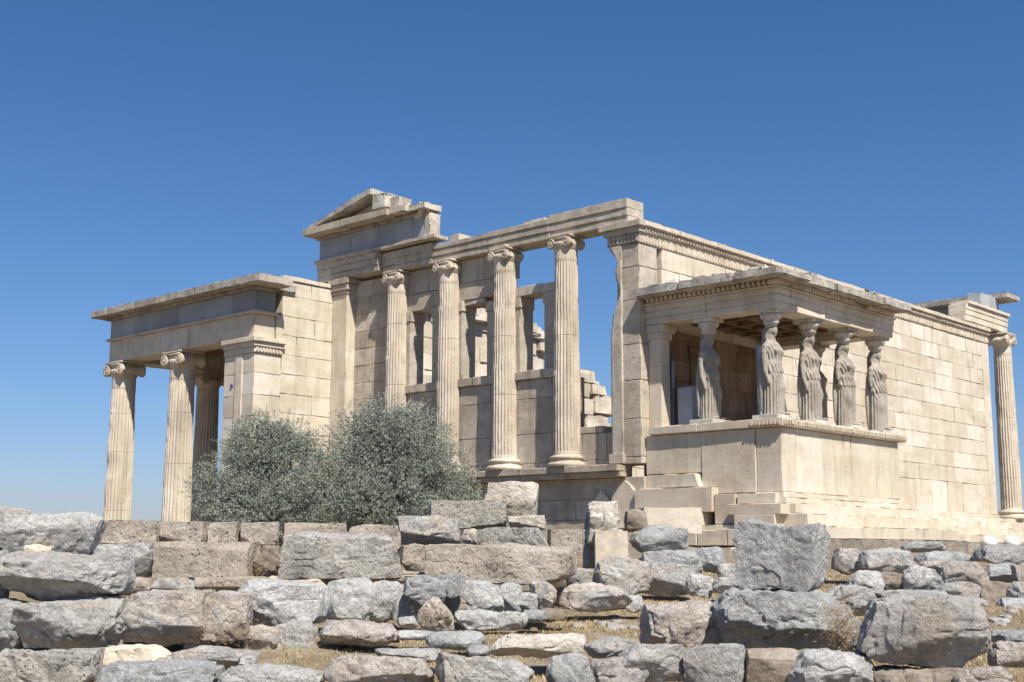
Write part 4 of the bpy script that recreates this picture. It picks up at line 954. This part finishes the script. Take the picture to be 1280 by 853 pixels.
 ('rock', 893,722,927,741,15.8,'g','grey chip at the foot of the balanced boulder', dict(blk=.5), GR),
 ('rock', 872,737,888,746,16,'w','pebble like white stone in the grass patch', dict(blk=.4), GR),
 ('rock', 1041,686,1078,719,20.5,'d','dark rough rock just right of the balanced boulder', dict(blk=.7), GR),
 ('rock', 1074,685,1144,719,20.0,'w','broad whitish rock capping the small right wall', dict(blk=.65,cuts=[(-1,-1,1.1)]), GR),
 ('rock', 1128,677,1182,692,22.5,'b','thin dark bluish rock under the temple steps', dict(blk=.6), GR),
 ('rock', 1147,689,1218,710,21.0,'b','flat bluish rock in the middle of the right rubble', dict(blk=.6), GR),
 ('rock', 1150,700,1196,713,20.3,'p','narrow pinkish rock below the flat bluish one', dict(blk=.5), GR),
 ('rock', 1222,681,1296,707,20.5,'b','large bluish rock below the floodlights', dict(blk=.7), GR),
 ('rock', 1177,702,1234,739,18.8,'g','grey rock with a dark shaded front near the right wall', dict(blk=.75,cuts=[(-1,1,1.1)]), GR),
 ('rock', 1131,707,1182,744,18.6,'g','squarish light grey rock left of the dark fronted one', dict(blk=.7), GR),
 ('rock', 1060,714,1103,742,18.5,'w','slanting pale rock above the flat rock with weeds', dict(blk=.6,cuts=[(-1,1,.95)]), GR),
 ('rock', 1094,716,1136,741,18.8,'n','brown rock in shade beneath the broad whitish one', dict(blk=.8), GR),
 ('rock', 1230,705,1277,732,18.9,'b','bluish rock atop the brown shaded block at right', dict(blk=.7), GR),
 ('rock', 1178,728,1226,753,18.2,'w','low whitish rock under the dark fronted one', dict(blk=.5), GR),
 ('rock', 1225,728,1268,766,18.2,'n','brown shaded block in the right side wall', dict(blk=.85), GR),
 ('rock', 1262,728,1302,752,17.8,'w','pale rock at the right edge beside the brown block', dict(blk=.65), GR),
 ('rock', 1250,748,1302,774,17.4,'b','bluish rock at the right edge, lowest of the side wall', dict(blk=.65), GR),
 ('rock', 1268,704,1300,730,18.5,'p','small rock touching the right frame edge at mid height', dict(blk=.6), GR),
 ('rock', 1098,738,1182,750,18.0,'g','thin ledge stone under the squarish light grey rock', dict(blk=.7), GR),
 ('rock', 1208,748,1232,760,17.6,'w','little pale stone in front of the brown shaded block', dict(blk=.5), GR),
]
for (nm, u0, v0, u1, v1, d, mt, lab, kw, grp) in STONES: rock(nm, u0, v0, u1, v1, d, mt, lab, group=grp, **kw)

rc = random.Random(9); k_ = 0
while k_ < 22:                                          # small loose chips on the grass
    d = rc.uniform(10.5, 21); u = rc.uniform(330, 1270); q = at(u, 600, d); z = ground(q.x, q.y); rel = z-CAM.z
    v = 688-rel/d*FPX*1.0
    if any(a-6 < u < c+6 and b-4 < v < e+8 and dd_ < d+.5 for (_, a, b, c, e, dd_, *_r) in STONES) or v > 850: continue
    s_ = rc.uniform(5, 11)*12/d; k_ += 1
    rock('stone_chip', u-s_, v-s_*.7, u+s_, v+s_*.35, d, rc.choice('wwpgt'), 'small loose stone chip lying on the dry grass', blk=.5, facets=6, rough=.4, group='loose chips on the dry grass')
# ------------------------------------------------------------------ olive tree
random.seed(21)
def leaf_mat():
    m = bpy.data.materials.new('olive_leaf'); m.use_nodes = True; t = m.node_tree; P = t.nodes['Principled BSDF']
    at_ = t.nodes.new('ShaderNodeAttribute'); at_.attribute_name = 'tone'
    c = ramp(t, at_.outputs['Fac'], [(0, (.14, .155, .115)), (.45, (.20, .22, .172)), (.8, (.26, .28, .23)), (1, (.30, .27, .18))])
    geo = t.nodes.new('ShaderNodeNewGeometry'); c = mixc(t, geo.outputs['Backfacing'], c, (.25, .27, .225))
    t.links.new(c, P.inputs['Base Color']); P.inputs['Roughness'].default_value = .55; return m
TD = 27.5
tb = at(430, 700, TD); tb = Vector((tb.x, tb.y, -3.2))
tree = empty('olive_tree', tb); tag(tree, 'grey green olive tree with two rounded crown halves before the west wall', 'tree')
RH = Vector((R.x, R.y, 0)).normalized()
def tp(u, v, dd=0):
    q = at(u, v, TD); return q+FH*dd
LOBES = [(332, 592, 0, 62, 62), (300, 622, -.3, 48, 56), (318, 566, 0, 34, 44), (362, 605, .5, 42, 56), (355, 560, .2, 36, 42), (462, 580, .2, 70, 66), (500, 572, 0, 64, 66), (535, 605, -.2, 55, 50), (480, 540, .3, 48, 40), (415, 625, -.8, 62, 45), (480, 630, -.8, 70, 45), (340, 640, -.9, 55, 36), (560, 632, .3, 38, 34), (275, 640, .2, 26, 30), (400, 650, 0, 120, 45), (500, 650, 0, 85, 42), (590, 640, .3, 26, 16)]
k = TD/FPX; cr = MB(); tw = 0
tot = sum(l[3]*l[4] for l in LOBES)
for (u, v, dd, ru, rv) in LOBES:
    c = tp(u, v, dd); ax_, az_ = ru*k, rv*k; ay_ = min(ax_, 1.1); nn = int(26000*ru*rv/tot)
    for i in range(nn):
        dr = Vector((random.gauss(0, 1), random.gauss(0, 1), random.gauss(0, 1))).normalized()
        if dr.y > .55 and random.random() < .5: dr.y *= -1
        rr = random.random()**.30*1.0+random.gauss(0, .035)
        wob = 1+.20*N((dr.x, dr.y, dr.z), 2.6, u)+.20*N((dr.x, dr.y, dr.z), 5, u)
        loc = RH*(dr.x*ax_*rr*wob)+FH*(dr.y*ay_*rr*wob)+Vector((0, 0, dr.z*az_*rr*wob)); p = c+loc
        if N(p, 1.9, 3)+.5*N(p, 4.5, 8) < -.14 and random.random() < .88: continue
        og = (RH*dr.x+FH*dr.y+Vector((0, 0, dr.z+.35))).normalized(); og = (og+Vector((random.gauss(0, .35), random.gauss(0, .35), random.gauss(0, .3)))).normalized()
        L = random.uniform(.16, .36); tw += 1; tnb = random.uniform(.25, .62)+.22*N(p, 1.6, 9)
        if random.random() < .012: tnb = 1.0
        side0 = og.orthogonal().normalized()
        for q in range(14):
            s = (q+.5)/14; b = p+og*(L*s)+Vector((0, 0, -.05*s*s)); a = q*2.4+i
            sd_ = (side0*math.cos(a)+og.cross(side0)*math.sin(a)); ld = (sd_*.8+og*.65).normalized(); ll = random.uniform(.038, .062)
            wd = ld.cross(Vector((random.gauss(0, 1), random.gauss(0, 1), random.gauss(0, 1)))).normalized()*random.uniform(.007, .011)
            cr.add([b, b+ld*ll*.5+wd, b+ld*ll, b+ld*ll*.5-wd], [(0, 1, 2, 3)], max(0, min(1, tnb+random.uniform(-.15, .15))))
obj('crown', cr, leaf_mat(), tree, tb)
M_BARK = stone('olive_bark', (.16, .135, .11), (.24, .21, .18), (.09, .075, .06), ns=5, bump=1, bdist=.03, stretch=.3)
tr = MB()
tr.tube([tb+Vector((0, 0, -.2)), tb+Vector((.03, 0, .3)), tb+Vector((-.05, .05, .8)), tb+Vector((0, .05, 1.3))], [.34, .27, .22, .2], 14)
trk = obj('trunk', tr, M_BARK, tree, tb)
br = MB()
top = tb+Vector((0, .05, 1.2))
for (u, v, dd, ru, rv) in LOBES[:12]+LOBES[15:]:
    e = tp(u, v, dd); m1 = top.lerp(e, .5)+Vector((random.uniform(-.2, .2), random.uniform(-.2, .2), -.15))
    br.tube([top, top.lerp(m1, .5)+Vector((0, 0, .05)), m1, m1.lerp(e, .6), e], [.12, .09, .065, .045, .02], 8)
    for j in range(12):
        dr = Vector((random.gauss(0, 1), random.gauss(0, 1), random.gauss(.3, 1))).normalized(); s = e.lerp(m1, random.uniform(0, .5))
        q = s+(RH*dr.x*ru*k+FH*dr.y*.8+Vector((0, 0, dr.z*rv*k)))*.85
        br.tube([s, s.lerp(q, .5)+Vector((0, 0, .06)), q], [.022, .014, .005], 5)
obj('limb', br, M_BARK, tree, tb)

# dry weeds clinging to the crevices
w = MB()
for (u, v, d, n_, sp) in [(1056, 792, 10.3, 700, 12), (1048, 770, 10.1, 500, 14), (1072, 810, 9.9, 300, 8), (322, 712, 15.2, 200, 6), (300, 790, 12, 350, 22), (270, 792, 12, 200, 12), (215, 745, 15.2, 200, 60), (700, 772, 14, 200, 12), (540, 768, 13.6, 200, 10), (235, 722, 15.4, 200, 70)]:
    for i in range(n_):
        p = at(random.gauss(u, sp), random.gauss(v, sp*.35 if sp > 20 else sp*.9), d-random.uniform(0, .18)); h = random.uniform(.02, .06); a = Vector((random.gauss(0, 1), random.gauss(0, 1), random.gauss(.5, .8))).normalized()*h; b = a.orthogonal().normalized()*.003
        w.add([p-b, p+b, p+a], [(0, 1, 2)], random.uniform(0, .7))
tag(obj('dry_weeds', w, straw_mat('weed', (.17, .11, .055), (.40, .29, .15))), 'brown dry weeds clinging between the boulders', 'weeds', kind='stuff')
